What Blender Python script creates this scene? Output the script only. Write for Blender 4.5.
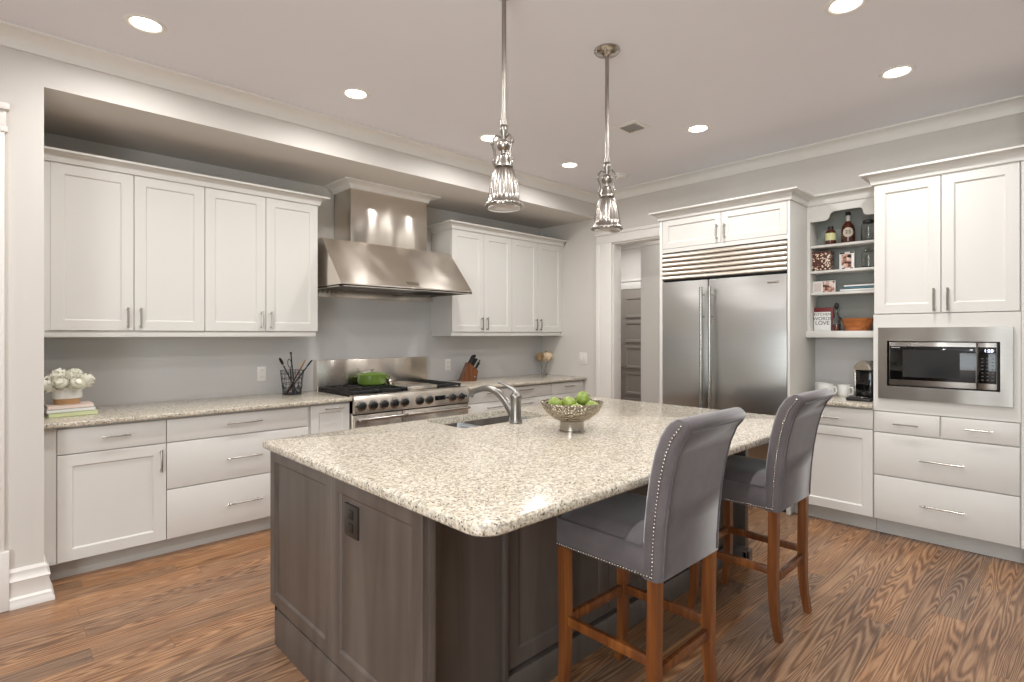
import bpy, bmesh, math, random
from mathutils import Vector, Matrix
random.seed(7)
PI = math.pi
SC = bpy.context.scene
COL = SC.collection
for o in list(bpy.data.objects):
    bpy.data.objects.remove(o, do_unlink=True)

# ------------------------------------------------------------------ camera, world, exposure, daylight
YAW = math.radians(46.32)
cam_d = bpy.data.cameras.new('camera'); cam = bpy.data.objects.new('camera', cam_d); COL.objects.link(cam)
cam.location = (0, 0, 1.40)
cam.rotation_euler = (PI/2, 0, YAW - PI/2)
cam_d.sensor_width = 36; cam_d.lens = 543/1024*36
cam_d.shift_y = -7/1024
cam_d.clip_start = 0.05
SC.camera = cam

SC.view_settings.view_transform = 'Standard'
SC.view_settings.look = 'None'
SC.view_settings.gamma = 1
SC.view_settings.use_curve_mapping = False
SC.view_settings.exposure = 0.38

w = bpy.data.worlds.new('world'); SC.world = w; w.use_nodes = True
w.node_tree.nodes['Background'].inputs[0].default_value = (0.75, 0.85, 1.0, 1)
w.node_tree.nodes['Background'].inputs[1].default_value = 0.6

def area(name, loc, direction, sx, sy, power, color, shape='RECTANGLE', spread=PI):
    d = bpy.data.lights.new(name, 'AREA'); d.shape = shape; d.size = sx
    if shape in ('RECTANGLE', 'ELLIPSE'): d.size_y = sy
    d.energy = power; d.color = color; d.spread = spread
    o = bpy.data.objects.new(name, d); COL.objects.link(o); o.location = loc
    o.rotation_euler = Vector(direction).to_track_quat('-Z', 'Y').to_euler()
    return o
DAY = (0.92, 0.96, 1.0)
WINL = [(-1.7, 1.0)]        # y ranges of the windows in the left wall
for (a, b), pw in zip(WINL, (76,)):
    area('window_daylight', (-2.17, (a+b)/2, 1.4), (1, 0, 0), 2.0, b-a, pw, DAY)
WINR = [(-0.6, 0.7), (1.5, 2.8)]            # x ranges of the windows in the wall behind the camera
CAN_POWER = 8.8
CAN_COL = (1.0, 0.985, 0.975)

# ------------------------------------------------------------------ materials
def new_mat(name):
    m = bpy.data.materials.new(name); m.use_nodes = True
    return m, m.node_tree.nodes, m.node_tree.links, m.node_tree.nodes['Principled BSDF']
def simple(name, col, rough=0.5, metal=0.0, bump=0.0, bscale=60, var=0.03, coat=0.0, ior=None, trans=0.0, emit=None, es=0):
    m, N, L, b = new_mat(name)
    b.inputs['Roughness'].default_value = rough; b.inputs['Metallic'].default_value = metal
    if coat: b.inputs['Coat Weight'].default_value = coat; b.inputs['Coat Roughness'].default_value = 0.12
    if ior: b.inputs['IOR'].default_value = ior
    b.inputs['Transmission Weight'].default_value = trans
    tc = N.new('ShaderNodeTexCoord'); nz = N.new('ShaderNodeTexNoise'); nz.inputs['Scale'].default_value = bscale
    nz.inputs['Detail'].default_value = 3
    L.new(tc.outputs['Object'], nz.inputs['Vector'])
    mx = N.new('ShaderNodeMix'); mx.data_type = 'RGBA'
    c = list(col)
    mx.inputs[6].default_value = tuple(max(0, v*(1-var)) for v in c) + (1,)
    mx.inputs[7].default_value = tuple(min(1, v*(1+var)) for v in c) + (1,)
    L.new(nz.outputs['Fac'], mx.inputs[0]); L.new(mx.outputs[2], b.inputs['Base Color'])
    if bump:
        bp = N.new('ShaderNodeBump'); bp.inputs['Strength'].default_value = bump; bp.inputs['Distance'].default_value = 0.002
        L.new(nz.outputs['Fac'], bp.inputs['Height']); L.new(bp.outputs['Normal'], b.inputs['Normal'])
    if emit:
        b.inputs['Emission Color'].default_value = tuple(emit)+(1,); b.inputs['Emission Strength'].default_value = es
    return m
def srgb(r, g, b):
    f = lambda v: ((v/255)/12.92 if v/255 <= 0.04045 else ((v/255+0.055)/1.055)**2.4)
    return (f(r), f(g), f(b))
def ramp(N, stops, interp='LINEAR'):
    r = N.new('ShaderNodeValToRGB'); r.color_ramp.interpolation = interp
    e = r.color_ramp.elements
    e[0].position, e[0].color = stops[0][0], tuple(stops[0][1])+(1,)
    e[1].position, e[1].color = stops[-1][0], tuple(stops[-1][1])+(1,)
    for p, c in stops[1:-1]:
        n = e.new(p); n.color = tuple(c)+(1,)
    return r
def math_n(N, L, op, a, b=None, c=None):
    n = N.new('ShaderNodeMath'); n.operation = op
    for i, v in enumerate((a, b, c)):
        if v is None: continue
        if isinstance(v, (int, float)): n.inputs[i].default_value = v
        else: L.new(v, n.inputs[i])
    return n.outputs[0]

def steel(name, col, rough, tang, aniso=0.75, wave=0.12, wscale=(1.2, 1.2, 0.5)):
    m, N, L, b = new_mat(name)
    b.inputs['Metallic'].default_value = 1; b.inputs['Roughness'].default_value = rough
    b.inputs['Anisotropic'].default_value = aniso
    cb = N.new('ShaderNodeCombineXYZ')
    for i in range(3): cb.inputs[i].default_value = tang[i]
    L.new(cb.outputs[0], b.inputs['Tangent'])
    tc = N.new('ShaderNodeTexCoord')
    mp = N.new('ShaderNodeMapping'); mp.inputs['Scale'].default_value = (3, 3, 260)
    L.new(tc.outputs['Object'], mp.inputs['Vector'])
    nz = N.new('ShaderNodeTexNoise'); nz.inputs['Scale'].default_value = 1; nz.inputs['Detail'].default_value = 2
    L.new(mp.outputs[0], nz.inputs['Vector'])
    mx = N.new('ShaderNodeMix'); mx.data_type = 'RGBA'
    mx.inputs[6].default_value = tuple(v*0.93 for v in col)+(1,); mx.inputs[7].default_value = tuple(min(1, v*1.06) for v in col)+(1,)
    L.new(nz.outputs['Fac'], mx.inputs[0]); L.new(mx.outputs[2], b.inputs['Base Color'])
    mp2 = N.new('ShaderNodeMapping'); mp2.inputs['Scale'].default_value = wscale
    L.new(tc.outputs['Object'], mp2.inputs['Vector'])
    n2 = N.new('ShaderNodeTexNoise'); n2.inputs['Scale'].default_value = 3; n2.inputs['Detail'].default_value = 0
    L.new(mp2.outputs[0], n2.inputs['Vector'])
    bp = N.new('ShaderNodeBump'); bp.inputs['Strength'].default_value = wave; bp.inputs['Distance'].default_value = 0.05
    L.new(n2.outputs['Fac'], bp.inputs['Height']); L.new(bp.outputs['Normal'], b.inputs['Normal'])
    return m

def granite(name):
    m, N, L, b = new_mat(name)
    b.inputs['Roughness'].default_value = 0.15
    b.inputs['Specular IOR Level'].default_value = 0.42
    tc = N.new('ShaderNodeTexCoord')
    def noise(s, d=3, r=0.6, w=0.0):
        n = N.new('ShaderNodeTexNoise'); n.inputs['Scale'].default_value = s; n.inputs['Detail'].default_value = d
        n.inputs['Roughness'].default_value = r; n.inputs['Distortion'].default_value = w
        L.new(tc.outputs['Object'], n.inputs['Vector']); return n.outputs['Fac']
    base = ramp(N, [(0.32, srgb(176, 166, 148)), (0.45, srgb(197, 187, 169)), (0.56, srgb(214, 205, 188)), (0.70, srgb(226, 220, 208))])
    L.new(noise(62, 4, 0.65, 0.3), base.inputs[0])
    def over(prev, colr, fac):
        mx = N.new('ShaderNodeMix'); mx.data_type = 'RGBA'
        L.new(fac, mx.inputs[0]); L.new(prev, mx.inputs[6]); mx.inputs[7].default_value = tuple(colr)+(1,); return mx.outputs[2]
    def mask(f, lo, hi):
        mr = N.new('ShaderNodeMapRange'); mr.inputs[1].default_value = lo; mr.inputs[2].default_value = hi
        mr.interpolation_type = 'SMOOTHSTEP'
        L.new(f, mr.inputs[0]); return mr.outputs[0]
    c = over(base.outputs[0], srgb(140, 122, 98), math_n(N, L, 'MULTIPLY', mask(noise(120, 2, 0.5, 0.6), 0.57, 0.64), 0.7))
    c = over(c, srgb(142, 138, 132), math_n(N, L, 'MULTIPLY', mask(noise(80, 3, 0.6, 0.3), 0.54, 0.62), 0.72))
    v = N.new('ShaderNodeTexVoronoi'); v.inputs['Scale'].default_value = 95; L.new(tc.outputs['Object'], v.inputs['Vector'])
    dk = math_n(N, L, 'MULTIPLY', mask(v.outputs['Distance'], 0.34, 0.22), mask(noise(34, 2, 0.5), 0.45, 0.54))
    c = over(c, srgb(44, 38, 34), math_n(N, L, 'MULTIPLY', dk, 0.9))
    L.new(c, b.inputs['Base Color'])
    return m

def floor_mat():
    m, N, L, b = new_mat('oak_floor')
    tc = N.new('ShaderNodeTexCoord'); sp = N.new('ShaderNodeSeparateXYZ'); L.new(tc.outputs['Object'], sp.inputs[0])
    X, Y = sp.outputs[0], sp.outputs[1]
    W = 0.127; LN = 1.55
    yr = math_n(N, L, 'DIVIDE', Y, W)
    row = math_n(N, L, 'FLOOR', yr)
    wn = N.new('ShaderNodeTexWhiteNoise'); wn.noise_dimensions = '1D'; L.new(row, wn.inputs['W'])
    xr = math_n(N, L, 'ADD', math_n(N, L, 'DIVIDE', X, LN), math_n(N, L, 'MULTIPLY', wn.outputs['Value'], 7.3))
    colm = math_n(N, L, 'FLOOR', xr)
    w2 = N.new('ShaderNodeTexWhiteNoise'); w2.noise_dimensions = '2D'
    cb = N.new('ShaderNodeCombineXYZ'); L.new(row, cb.inputs[0]); L.new(colm, cb.inputs[1]); L.new(cb.outputs[0], w2.inputs['Vector'])
    rnd = w2.outputs['Value']
    # cathedral grain: contour lines of a stretched noise field, shifted per board
    off = math_n(N, L, 'MULTIPLY', rnd, 37.0)
    gv = N.new('ShaderNodeCombineXYZ')
    L.new(math_n(N, L, 'ADD', math_n(N, L, 'MULTIPLY', X, 0.42), off), gv.inputs[0])
    L.new(math_n(N, L, 'ADD', math_n(N, L, 'MULTIPLY', Y, 6.0), off), gv.inputs[1])
    g = N.new('ShaderNodeTexNoise'); g.inputs['Scale'].default_value = 1.0; g.inputs['Detail'].default_value = 2.2
    g.inputs['Roughness'].default_value = 0.42; g.inputs['Distortion'].default_value = 0.35
    L.new(gv.outputs[0], g.inputs['Vector'])
    rings = math_n(N, L, 'SINE', math_n(N, L, 'MULTIPLY', g.outputs['Fac'], 250.0))
    rg = math_n(N, L, 'MULTIPLY_ADD', rings, 0.5, 0.5)
    # fine pore streaks
    fv = N.new('ShaderNodeCombineXYZ')
    L.new(math_n(N, L, 'MULTIPLY', X, 5.0), fv.inputs[0]); L.new(math_n(N, L, 'MULTIPLY', Y, 150.0), fv.inputs[1])
    f = N.new('ShaderNodeTexNoise'); f.inputs['Scale'].default_value = 1; f.inputs['Detail'].default_value = 4; f.inputs['Roughness'].default_value = 0.7
    L.new(fv.outputs[0], f.inputs['Vector'])
    bv = N.new('ShaderNodeCombineXYZ')
    L.new(math_n(N, L, 'MULTIPLY', X, 1.4), bv.inputs[0]); L.new(math_n(N, L, 'MULTIPLY', Y, 6.0), bv.inputs[1])
    bn = N.new('ShaderNodeTexNoise'); bn.inputs['Scale'].default_value = 1; bn.inputs['Detail'].default_value = 4
    L.new(bv.outputs[0], bn.inputs['Vector'])
    t = math_n(N, L, 'ADD', math_n(N, L, 'MULTIPLY', rg, 0.28), math_n(N, L, 'MULTIPLY', f.outputs['Fac'], 0.62))
    t = math_n(N, L, 'ADD', t, math_n(N, L, 'MULTIPLY', bn.outputs['Fac'], 0.45))
    t = math_n(N, L, 'SUBTRACT', t, 0.145)
    r1 = ramp(N, [(0.12, srgb(54, 37, 30)), (0.32, srgb(90, 67, 53)), (0.5, srgb(127, 98, 77)), (0.68, srgb(157, 127, 100)), (0.9, srgb(184, 154, 126))])
    r2 = ramp(N, [(0.12, srgb(63, 39, 27)), (0.32, srgb(105, 71, 46)), (0.5, srgb(144, 102, 68)), (0.68, srgb(172, 129, 92)), (0.9, srgb(195, 156, 115))])
    L.new(t, r1.inputs[0]); L.new(t, r2.inputs[0])
    mx = N.new('ShaderNodeMix'); mx.data_type = 'RGBA'
    L.new(rnd, mx.inputs[0]); L.new(r1.outputs[0], mx.inputs[6]); L.new(r2.outputs[0], mx.inputs[7])
    # board tone
    hv = N.new('ShaderNodeHueSaturation'); L.new(mx.outputs[2], hv.inputs['Color'])
    L.new(math_n(N, L, 'MULTIPLY_ADD', w2.outputs['Value'], 0.22, 0.90), hv.inputs['Value'])
    # joints
    fy = math_n(N, L, 'FRACT', yr); fx = math_n(N, L, 'FRACT', xr)
    j = math_n(N, L, 'MAXIMUM', math_n(N, L, 'LESS_THAN', fy, 0.018), math_n(N, L, 'LESS_THAN', fx, 0.0016))
    mj = N.new('ShaderNodeMix'); mj.data_type = 'RGBA'
    L.new(math_n(N, L, 'MULTIPLY', j, 0.4), mj.inputs[0]); L.new(hv.outputs[0], mj.inputs[6]); mj.inputs[7].default_value = (0.03, 0.018, 0.01, 1)
    L.new(mj.outputs[2], b.inputs['Base Color'])
    b.inputs['Roughness'].default_value = 0.33
    bp = N.new('ShaderNodeBump'); bp.inputs['Strength'].default_value = 0.25; bp.inputs['Distance'].default_value = 0.002
    L.new(t, bp.inputs['Height']); L.new(bp.outputs['Normal'], b.inputs['Normal'])
    return m

def wood(name, c1, c2, c3, axis=2, rough=0.35, s=1.0, coat=0.2):
    m, N, L, b = new_mat(name)
    tc = N.new('ShaderNodeTexCoord'); mp = N.new('ShaderNodeMapping')
    sc = [28*s]*3; sc[axis] = 2.0*s
    mp.inputs['Scale'].default_value = sc; L.new(tc.outputs['Object'], mp.inputs['Vector'])
    n = N.new('ShaderNodeTexNoise'); n.inputs['Scale'].default_value = 1; n.inputs['Detail'].default_value = 5; n.inputs['Distortion'].default_value = 0.8
    L.new(mp.outputs[0], n.inputs['Vector'])
    r = ramp(N, [(0.3, c1), (0.5, c2), (0.7, c3)]); L.new(n.outputs['Fac'], r.inputs[0]); L.new(r.outputs[0], b.inputs['Base Color'])
    b.inputs['Roughness'].default_value = rough; b.inputs['Coat Weight'].default_value = coat; b.inputs['Coat Roughness'].default_value = 0.2
    return m

def tile_mat():
    m, N, L, b = new_mat('backsplash_tile')
    tc = N.new('ShaderNodeTexCoord'); mp = N.new('ShaderNodeMapping')
    sp = N.new('ShaderNodeSeparateXYZ'); L.new(tc.outputs['Object'], sp.inputs[0])
    cb = N.new('ShaderNodeCombineXYZ'); L.new(math_n(N, L, 'ADD', sp.outputs[0], sp.outputs[1]), cb.inputs[0]); L.new(sp.outputs[2], cb.inputs[1])
    br = N.new('ShaderNodeTexBrick'); br.inputs['Scale'].default_value = 1
    br.inputs['Brick Width'].default_value = 0.20; br.inputs['Row Height'].default_value = 0.076; br.inputs['Mortar Size'].default_value = 0.0014
    br.inputs['Mortar Smooth'].default_value = 0.3
    br.inputs['Color1'].default_value = srgb(201, 198, 196)+(1,); br.inputs['Color2'].default_value = srgb(199, 197, 195)+(1,)
    br.inputs['Mortar'].default_value = srgb(203, 200, 196)+(1,)
    L.new(cb.outputs[0], br.inputs['Vector']); L.new(br.outputs['Color'], b.inputs['Base Color'])
    b.inputs['Roughness'].default_value = 0.22
    bp = N.new('ShaderNodeBump'); bp.inputs['Strength'].default_value = 0.2; bp.inputs['Distance'].default_value = 0.001; bp.invert = True
    L.new(br.outputs['Fac'], bp.inputs['Height']); L.new(bp.outputs['Normal'], b.inputs['Normal'])
    return m

def fabric(name, c):
    m, N, L, b = new_mat(name)
    tc = N.new('ShaderNodeTexCoord')
    n = N.new('ShaderNodeTexNoise'); n.inputs['Scale'].default_value = 420; n.inputs['Detail'].default_value = 2; L.new(tc.outputs['Object'], n.inputs['Vector'])
    n2 = N.new('ShaderNodeTexNoise'); n2.inputs['Scale'].default_value = 14; n2.inputs['Detail'].default_value = 3; L.new(tc.outputs['Object'], n2.inputs['Vector'])
    s = math_n(N, L, 'ADD', math_n(N, L, 'MULTIPLY', n.outputs['Fac'], 0.5), math_n(N, L, 'MULTIPLY', n2.outputs['Fac'], 0.5))
    r = ramp(N, [(0.3, tuple(v*0.75 for v in c)), (0.7, tuple(v*1.25 for v in c))]); L.new(s, r.inputs[0]); L.new(r.outputs[0], b.inputs['Base Color'])
    b.inputs['Roughness'].default_value = 0.85
    b.inputs['Sheen Weight'].default_value = 0.5; b.inputs['Sheen Roughness'].default_value = 0.4
    bp = N.new('ShaderNodeBump'); bp.inputs['Strength'].default_value = 0.3; bp.inputs['Distance'].default_value = 0.001
    L.new(n.outputs['Fac'], bp.inputs['Height']); L.new(bp.outputs['Normal'], b.inputs['Normal'])
    return m

def glass(name, col=(1, 1, 1), rough=0.02, ior=1.45):
    return simple(name, col, rough, 0, trans=1.0, ior=ior, var=0)

M = dict(
    cab=simple('white_cabinet_paint', srgb(217, 214, 208), 0.45, var=0.008, bscale=8),
    trim=simple('white_trim_paint', srgb(234, 230, 224), 0.35, var=0.008, bscale=8),
    wall=simple('warm_grey_wall_paint', srgb(214, 209, 202), 0.6, var=0.01, bscale=5),
    ceil=simple('ceiling_paint', srgb(234, 232, 236), 0.7, var=0.01, bscale=5),
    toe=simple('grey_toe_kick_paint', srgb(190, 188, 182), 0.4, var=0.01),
    gap=simple('cabinet_reveal_shadow_gap', srgb(120, 112, 104), 0.6),
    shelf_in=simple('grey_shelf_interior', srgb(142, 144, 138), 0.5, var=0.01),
    tile=tile_mat(), granite=granite('speckled_granite'), floor=floor_mat(),
    steel_y=steel('brushed_steel_range', srgb(222, 214, 204), 0.24, (0, 0, 1), 0.88, 0.13, (2.0, 2.0, 1.2)),
    steel_x=steel('brushed_steel_fridge', srgb(182, 181, 178), 0.33, (0, 1, 0), 0.8, 0.10, (0.6, 0.6, 2.2)),
    steel_m=steel('brushed_steel_microwave', srgb(156, 153, 148), 0.30, (0, 0, 1), 0.7, 0.12, (0.6, 2.0, 1.0)),
    steel=simple('satin_steel', srgb(190, 187, 182), 0.25, 1.0, var=0.03),
    nickel=simple('polished_nickel', srgb(178, 172, 164), 0.24, 1.0, var=0.02),
    dnickel=simple('aged_pull_metal', srgb(168, 163, 156), 0.28, 1.0, var=0.03),
    black=simple('black_iron', srgb(26, 26, 27), 0.45, 0.0, 0.3, 120),
    dark=simple('dark_cavity', srgb(18, 17, 16), 0.6),
    blackgl=simple('black_glass', srgb(10, 11, 12), 0.06),
    island=wood('dark_stained_island', srgb(78, 69, 63), srgb(90, 81, 75), srgb(101, 92, 85), 2, 0.40, 0.35, 0.1),
    stoolw=wood('cherry_stained_wood', srgb(84, 45, 20), srgb(114, 64, 28), srgb(146, 88, 40), 2, 0.36, 0.8, 0.35),
    fab=fabric('mauve_grey_upholstery', srgb(93, 86, 87)),
    welt=fabric('darker_grey_welt', srgb(84, 79, 82)),
    knifew=wood('red_brown_block_wood', srgb(78, 42, 22), srgb(108, 62, 32), srgb(134, 84, 46), 2, 0.35, 1.5),
    glass=glass('clear_glass', (0.97, 0.99, 0.98)),
    green=simple('green_enamel', srgb(98, 122, 50), 0.2, 0, var=0.06, bscale=20, coat=0.5),
    apple=None,
    petal=simple('white_petal', srgb(242, 240, 226), 0.6, 0, var=0.04, bscale=50),
    peach=simple('peach_petal', srgb(228, 205, 172), 0.6, 0, var=0.12, bscale=60),
    leaf=simple('green_leaf', srgb(96, 112, 60), 0.5, 0, var=0.15),
    ceramic=simple('white_ceramic', srgb(236, 236, 232), 0.18, 0, var=0.01, coat=0.4),
    plastic=simple('white_plastic', srgb(232, 228, 222), 0.35, 0, var=0.01),
    cloud=simple('grey_smoke_plastic', srgb(170, 168, 162), 0.45),
    canlight=simple('lit_lamp_lens', (1, 0.95, 0.88), 0.5, emit=(1.0, 0.93, 0.82), es=6),
    daylight=simple('bright_outdoor_view', (0.2, 0.3, 0.2), 0.5, emit=(0.8, 0.95, 1.0), es=1.0),
    hdoor=simple('taupe_door_paint', srgb(152, 144, 134), 0.4, var=0.01),
    tan=simple('tan_wood', srgb(190, 150, 105), 0.5, 0, var=0.1, bscale=30),
    brown=simple('brown_tint', srgb(80, 34, 20), 0.2, 0, var=0.1, coat=0.4),
    basket=wood('orange_brown_wood', srgb(120, 62, 22), srgb(168, 96, 42), srgb(190, 118, 60), 1, 0.4, 1.0),
    paper=simple('book_pages', srgb(214, 210, 200), 0.7, 0, var=0.06, bscale=200),
    bookpink=simple('pale_pink_cover', srgb(232, 212, 200), 0.5), bookgreen=simple('pale_green_cover', srgb(208, 214, 168), 0.5),
    bookwhite=simple('white_cover', srgb(228, 228, 224), 0.5), bookblue=simple('teal_cover', srgb(86, 128, 140), 0.5),
    booknavy=simple('navy_grey_cover', srgb(62, 66, 84), 0.5),
    red=simple('dark_red_cover', srgb(110, 22, 28), 0.45), ink=simple('black_ink', srgb(30, 26, 24), 0.6),
    sand=simple('skin_tone_print', srgb(196, 150, 128), 0.5, var=0.1, bscale=90),
    label=simple('pale_yellow_label', srgb(216, 214, 160), 0.5), cream=simple('cream_label', srgb(220, 208, 190), 0.5),
    display=simple('lit_clock_digits', (0.6, 0.7, 1.0), 0.5, emit=(0.75, 0.8, 1.0), es=2.5),
    outletd=simple('dark_brown_plate', srgb(48, 42, 38), 0.4),
    chrome=simple('sink_steel', srgb(190, 194, 196), 0.3, 0.4, var=0.05, bscale=12),
    tin=None, hammered=None, louvre=simple('satin_louvre_metal', srgb(205, 196, 184), 0.38, 0.85, var=0.02), pmetal=simple('brushed_lamp_metal', srgb(160, 154, 147), 0.30, 1.0, var=0.03),
    faucet=simple('brushed_faucet_metal', srgb(150, 148, 144), 0.30, 1.0, var=0.03),
)
def apple_mat():
    m, N, L, b = new_mat('green_apple_skin')
    tc = N.new('ShaderNodeTexCoord'); n = N.new('ShaderNodeTexNoise'); n.inputs['Scale'].default_value = 30; n.inputs['Detail'].default_value = 3
    L.new(tc.outputs['Object'], n.inputs['Vector'])
    r = ramp(N, [(0.3, srgb(112, 132, 52)), (0.55, srgb(142, 160, 72)), (0.75, srgb(176, 186, 112))]); L.new(n.outputs['Fac'], r.inputs[0]); L.new(r.outputs[0], b.inputs['Base Color'])
    b.inputs['Roughness'].default_value = 0.28; return m
M['apple'] = apple_mat()
def hammered_mat():
    m, N, L, b = new_mat('hammered_metal')
    b.inputs['Metallic'].default_value = 1; b.inputs['Roughness'].default_value = 0.22; b.inputs['Base Color'].default_value = srgb(188, 178, 160)+(1,)
    tc = N.new('ShaderNodeTexCoord'); v = N.new('ShaderNodeTexVoronoi'); v.inputs['Scale'].default_value = 85; v.feature = 'F1'
    L.new(tc.outputs['Object'], v.inputs['Vector'])
    bp = N.new('ShaderNodeBump'); bp.inputs['Strength'].default_value = 1.0; bp.inputs['Distance'].default_value = 0.012
    L.new(v.outputs['Distance'], bp.inputs['Height']); L.new(bp.outputs['Normal'], b.inputs['Normal']); return m
M['hammered'] = hammered_mat()
def tin_mat():
    m, N, L, b = new_mat('dotted_brown_tin')
    tc = N.new('ShaderNodeTexCoord'); v = N.new('ShaderNodeTexVoronoi'); v.inputs['Scale'].default_value = 62
    L.new(tc.outputs['Object'], v.inputs['Vector'])
    r = ramp(N, [(0.36, srgb(235, 214, 190)), (0.44, srgb(82, 42, 30))], 'LINEAR'); L.new(v.outputs['Distance'], r.inputs[0])
    L.new(r.outputs[0], b.inputs['Base Color']); b.inputs['Roughness'].default_value = 0.4; return m
M['tin'] = tin_mat()
def spot_photo():
    m, N, L, b = new_mat('printed_photo')
    tc = N.new('ShaderNodeTexCoord'); n = N.new('ShaderNodeTexNoise'); n.inputs['Scale'].default_value = 26; n.inputs['Detail'].default_value = 3
    L.new(tc.outputs['Object'], n.inputs['Vector'])
    r = ramp(N, [(0.38, srgb(70, 42, 38)), (0.47, srgb(190, 140, 120)), (0.56, srgb(225, 205, 195)), (0.7, srgb(222, 222, 222))]); L.new(n.outputs['Fac'], r.inputs[0])
    L.new(r.outputs[0], b.inputs['Base Color']); b.inputs['Roughness'].default_value = 0.3; return m
M['photo'] = spot_photo()

# ------------------------------------------------------------------ mesh helpers
class MB:
    def __init__(s): s.bm = bmesh.new()
    def _merge(s, t, keep=False):
        if not keep:
            for f_ in t.faces: f_.smooth = True
        me = bpy.data.meshes.new('t'); t.to_mesh(me); t.free(); s.bm.from_mesh(me); bpy.data.meshes.remove(me)
    def box(s, x0, x1, y0, y1, z0, z1, bev=0.0, seg=2, rot=None, piv=None):
        t = bmesh.new()
        vs = [t.verts.new((x, y, z)) for x in (x0, x1) for y in (y0, y1) for z in (z0, z1)]
        for f in ((0, 1, 3, 2), (4, 6, 7, 5), (0, 4, 5, 1), (2, 3, 7, 6), (0, 2, 6, 4), (1, 5, 7, 3)):
            t.faces.new([vs[i] for i in f])
        if bev: bmesh.ops.bevel(t, geom=t.edges[:], offset=bev, segments=seg, affect='EDGES', profile=0.5)
        for f_ in t.faces: f_.smooth = bool(bev) and min(e.calc_length() for e in f_.edges) < bev*1.6
        if rot is not None:
            pv = Vector(piv) if piv else Vector(((x0+x1)/2, (y0+y1)/2, (z0+z1)/2))
            bmesh.ops.transform(t, matrix=Matrix.Translation(pv) @ rot.to_4x4() @ Matrix.Translation(-pv), verts=t.verts)
        bmesh.ops.recalc_face_normals(t, faces=t.faces)
        s._merge(t, True); return s
    def tube(s, pts, r, seg=10, caps=True):
        pts = [Vector(p) for p in pts]; n = len(pts)
        rs = r if isinstance(r, (list, tuple)) else [r]*n
        t = bmesh.new(); rings = []; prev = None
        for i, p in enumerate(pts):
            d = (pts[min(i+1, n-1)] - pts[max(i-1, 0)]).normalized()
            if prev is None:
                a = d.orthogonal().normalized()
            else:
                a = (prev - d*prev.dot(d))
                a = a.normalized() if a.length > 1e-6 else d.orthogonal().normalized()
            prev = a; b = d.cross(a)
            rings.append([t.verts.new(p + (a*math.cos(2*PI*k/seg) + b*math.sin(2*PI*k/seg))*rs[i]) for k in range(seg)])
        for i in range(n-1):
            for k in range(seg):
                t.faces.new((rings[i][k], rings[i][(k+1) % seg], rings[i+1][(k+1) % seg], rings[i+1][k]))
        if caps: t.faces.new(rings[0][::-1]); t.faces.new(rings[-1])
        bmesh.ops.recalc_face_normals(t, faces=t.faces)
        s._merge(t); return s
    def bar(s, pts, w, h, up=(0, 0, 1), bev=0.002):
        """rectangular section swept along pts; w across, h along up"""
        pts = [Vector(p) for p in pts]; n = len(pts); t = bmesh.new(); rings = []; up = Vector(up)
        ws = w if isinstance(w, (list, tuple)) else [w]*n; hs = h if isinstance(h, (list, tuple)) else [h]*n
        for i, p in enumerate(pts):
            d = (pts[min(i+1, n-1)] - pts[max(i-1, 0)]).normalized()
            a = d.cross(up).normalized(); b = a.cross(d).normalized()
            rings.append([t.verts.new(p + a*ws[i]/2*q[0] + b*hs[i]/2*q[1]) for q in ((-1, -1), (1, -1), (1, 1), (-1, 1))])
        for i in range(n-1):
            for k in range(4): t.faces.new((rings[i][k], rings[i][(k+1) % 4], rings[i+1][(k+1) % 4], rings[i+1][k]))
        t.faces.new(rings[0][::-1]); t.faces.new(rings[-1])
        bmesh.ops.recalc_face_normals(t, faces=t.faces)
        if bev:
            es = [e for e in t.edges if len(e.link_faces) == 2 and e.calc_face_angle() > 1.0]
            bmesh.ops.bevel(t, geom=es, offset=bev, segments=2, affect='EDGES')
        s._merge(t); return s
    def lathe(s, prof, c=(0, 0, 0), seg=32, flute=0, famp=0.0, closed=False):
        t = bmesh.new(); rings = []
        for r, z in prof:
            if r < 1e-5: rings.append([t.verts.new((c[0], c[1], c[2]+z))])
            else:
                rings.append([t.verts.new((c[0]+r*(1+(famp*abs(math.sin(flute*PI*k/seg)) if flute else 0))*math.cos(2*PI*k/seg),
                                           c[1]+r*(1+(famp*abs(math.sin(flute*PI*k/seg)) if flute else 0))*math.sin(2*PI*k/seg), c[2]+z)) for k in range(seg)])
        for i in range(len(rings)-1):
            A, B = rings[i], rings[i+1]
            for k in range(seg):
                k2 = (k+1) % seg
                if len(A) == 1 and len(B) == 1: continue
                if len(A) == 1: t.faces.new((A[0], B[k2], B[k]))
                elif len(B) == 1: t.faces.new((A[k], A[k2], B[0]))
                else: t.faces.new((A[k], A[k2], B[k2], B[k]))
        if closed:
            if len(rings[0]) > 1: t.faces.new(rings[0][::-1])
            if len(rings[-1]) > 1: t.faces.new(rings[-1])
        bmesh.ops.recalc_face_normals(t, faces=t.faces)
        s._merge(t); return s
    def ball(s, c, r, seg=12, sx=1, sy=1, sz=1, rings=None):
        t = bmesh.new(); bmesh.ops.create_uvsphere(t, u_segments=seg, v_segments=rings or max(4, seg//2), radius=r)
        bmesh.ops.transform(t, matrix=Matrix.Translation(c) @ Matrix.Diagonal((sx, sy, sz, 1)), verts=t.verts)
        s._merge(t); return s
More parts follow.
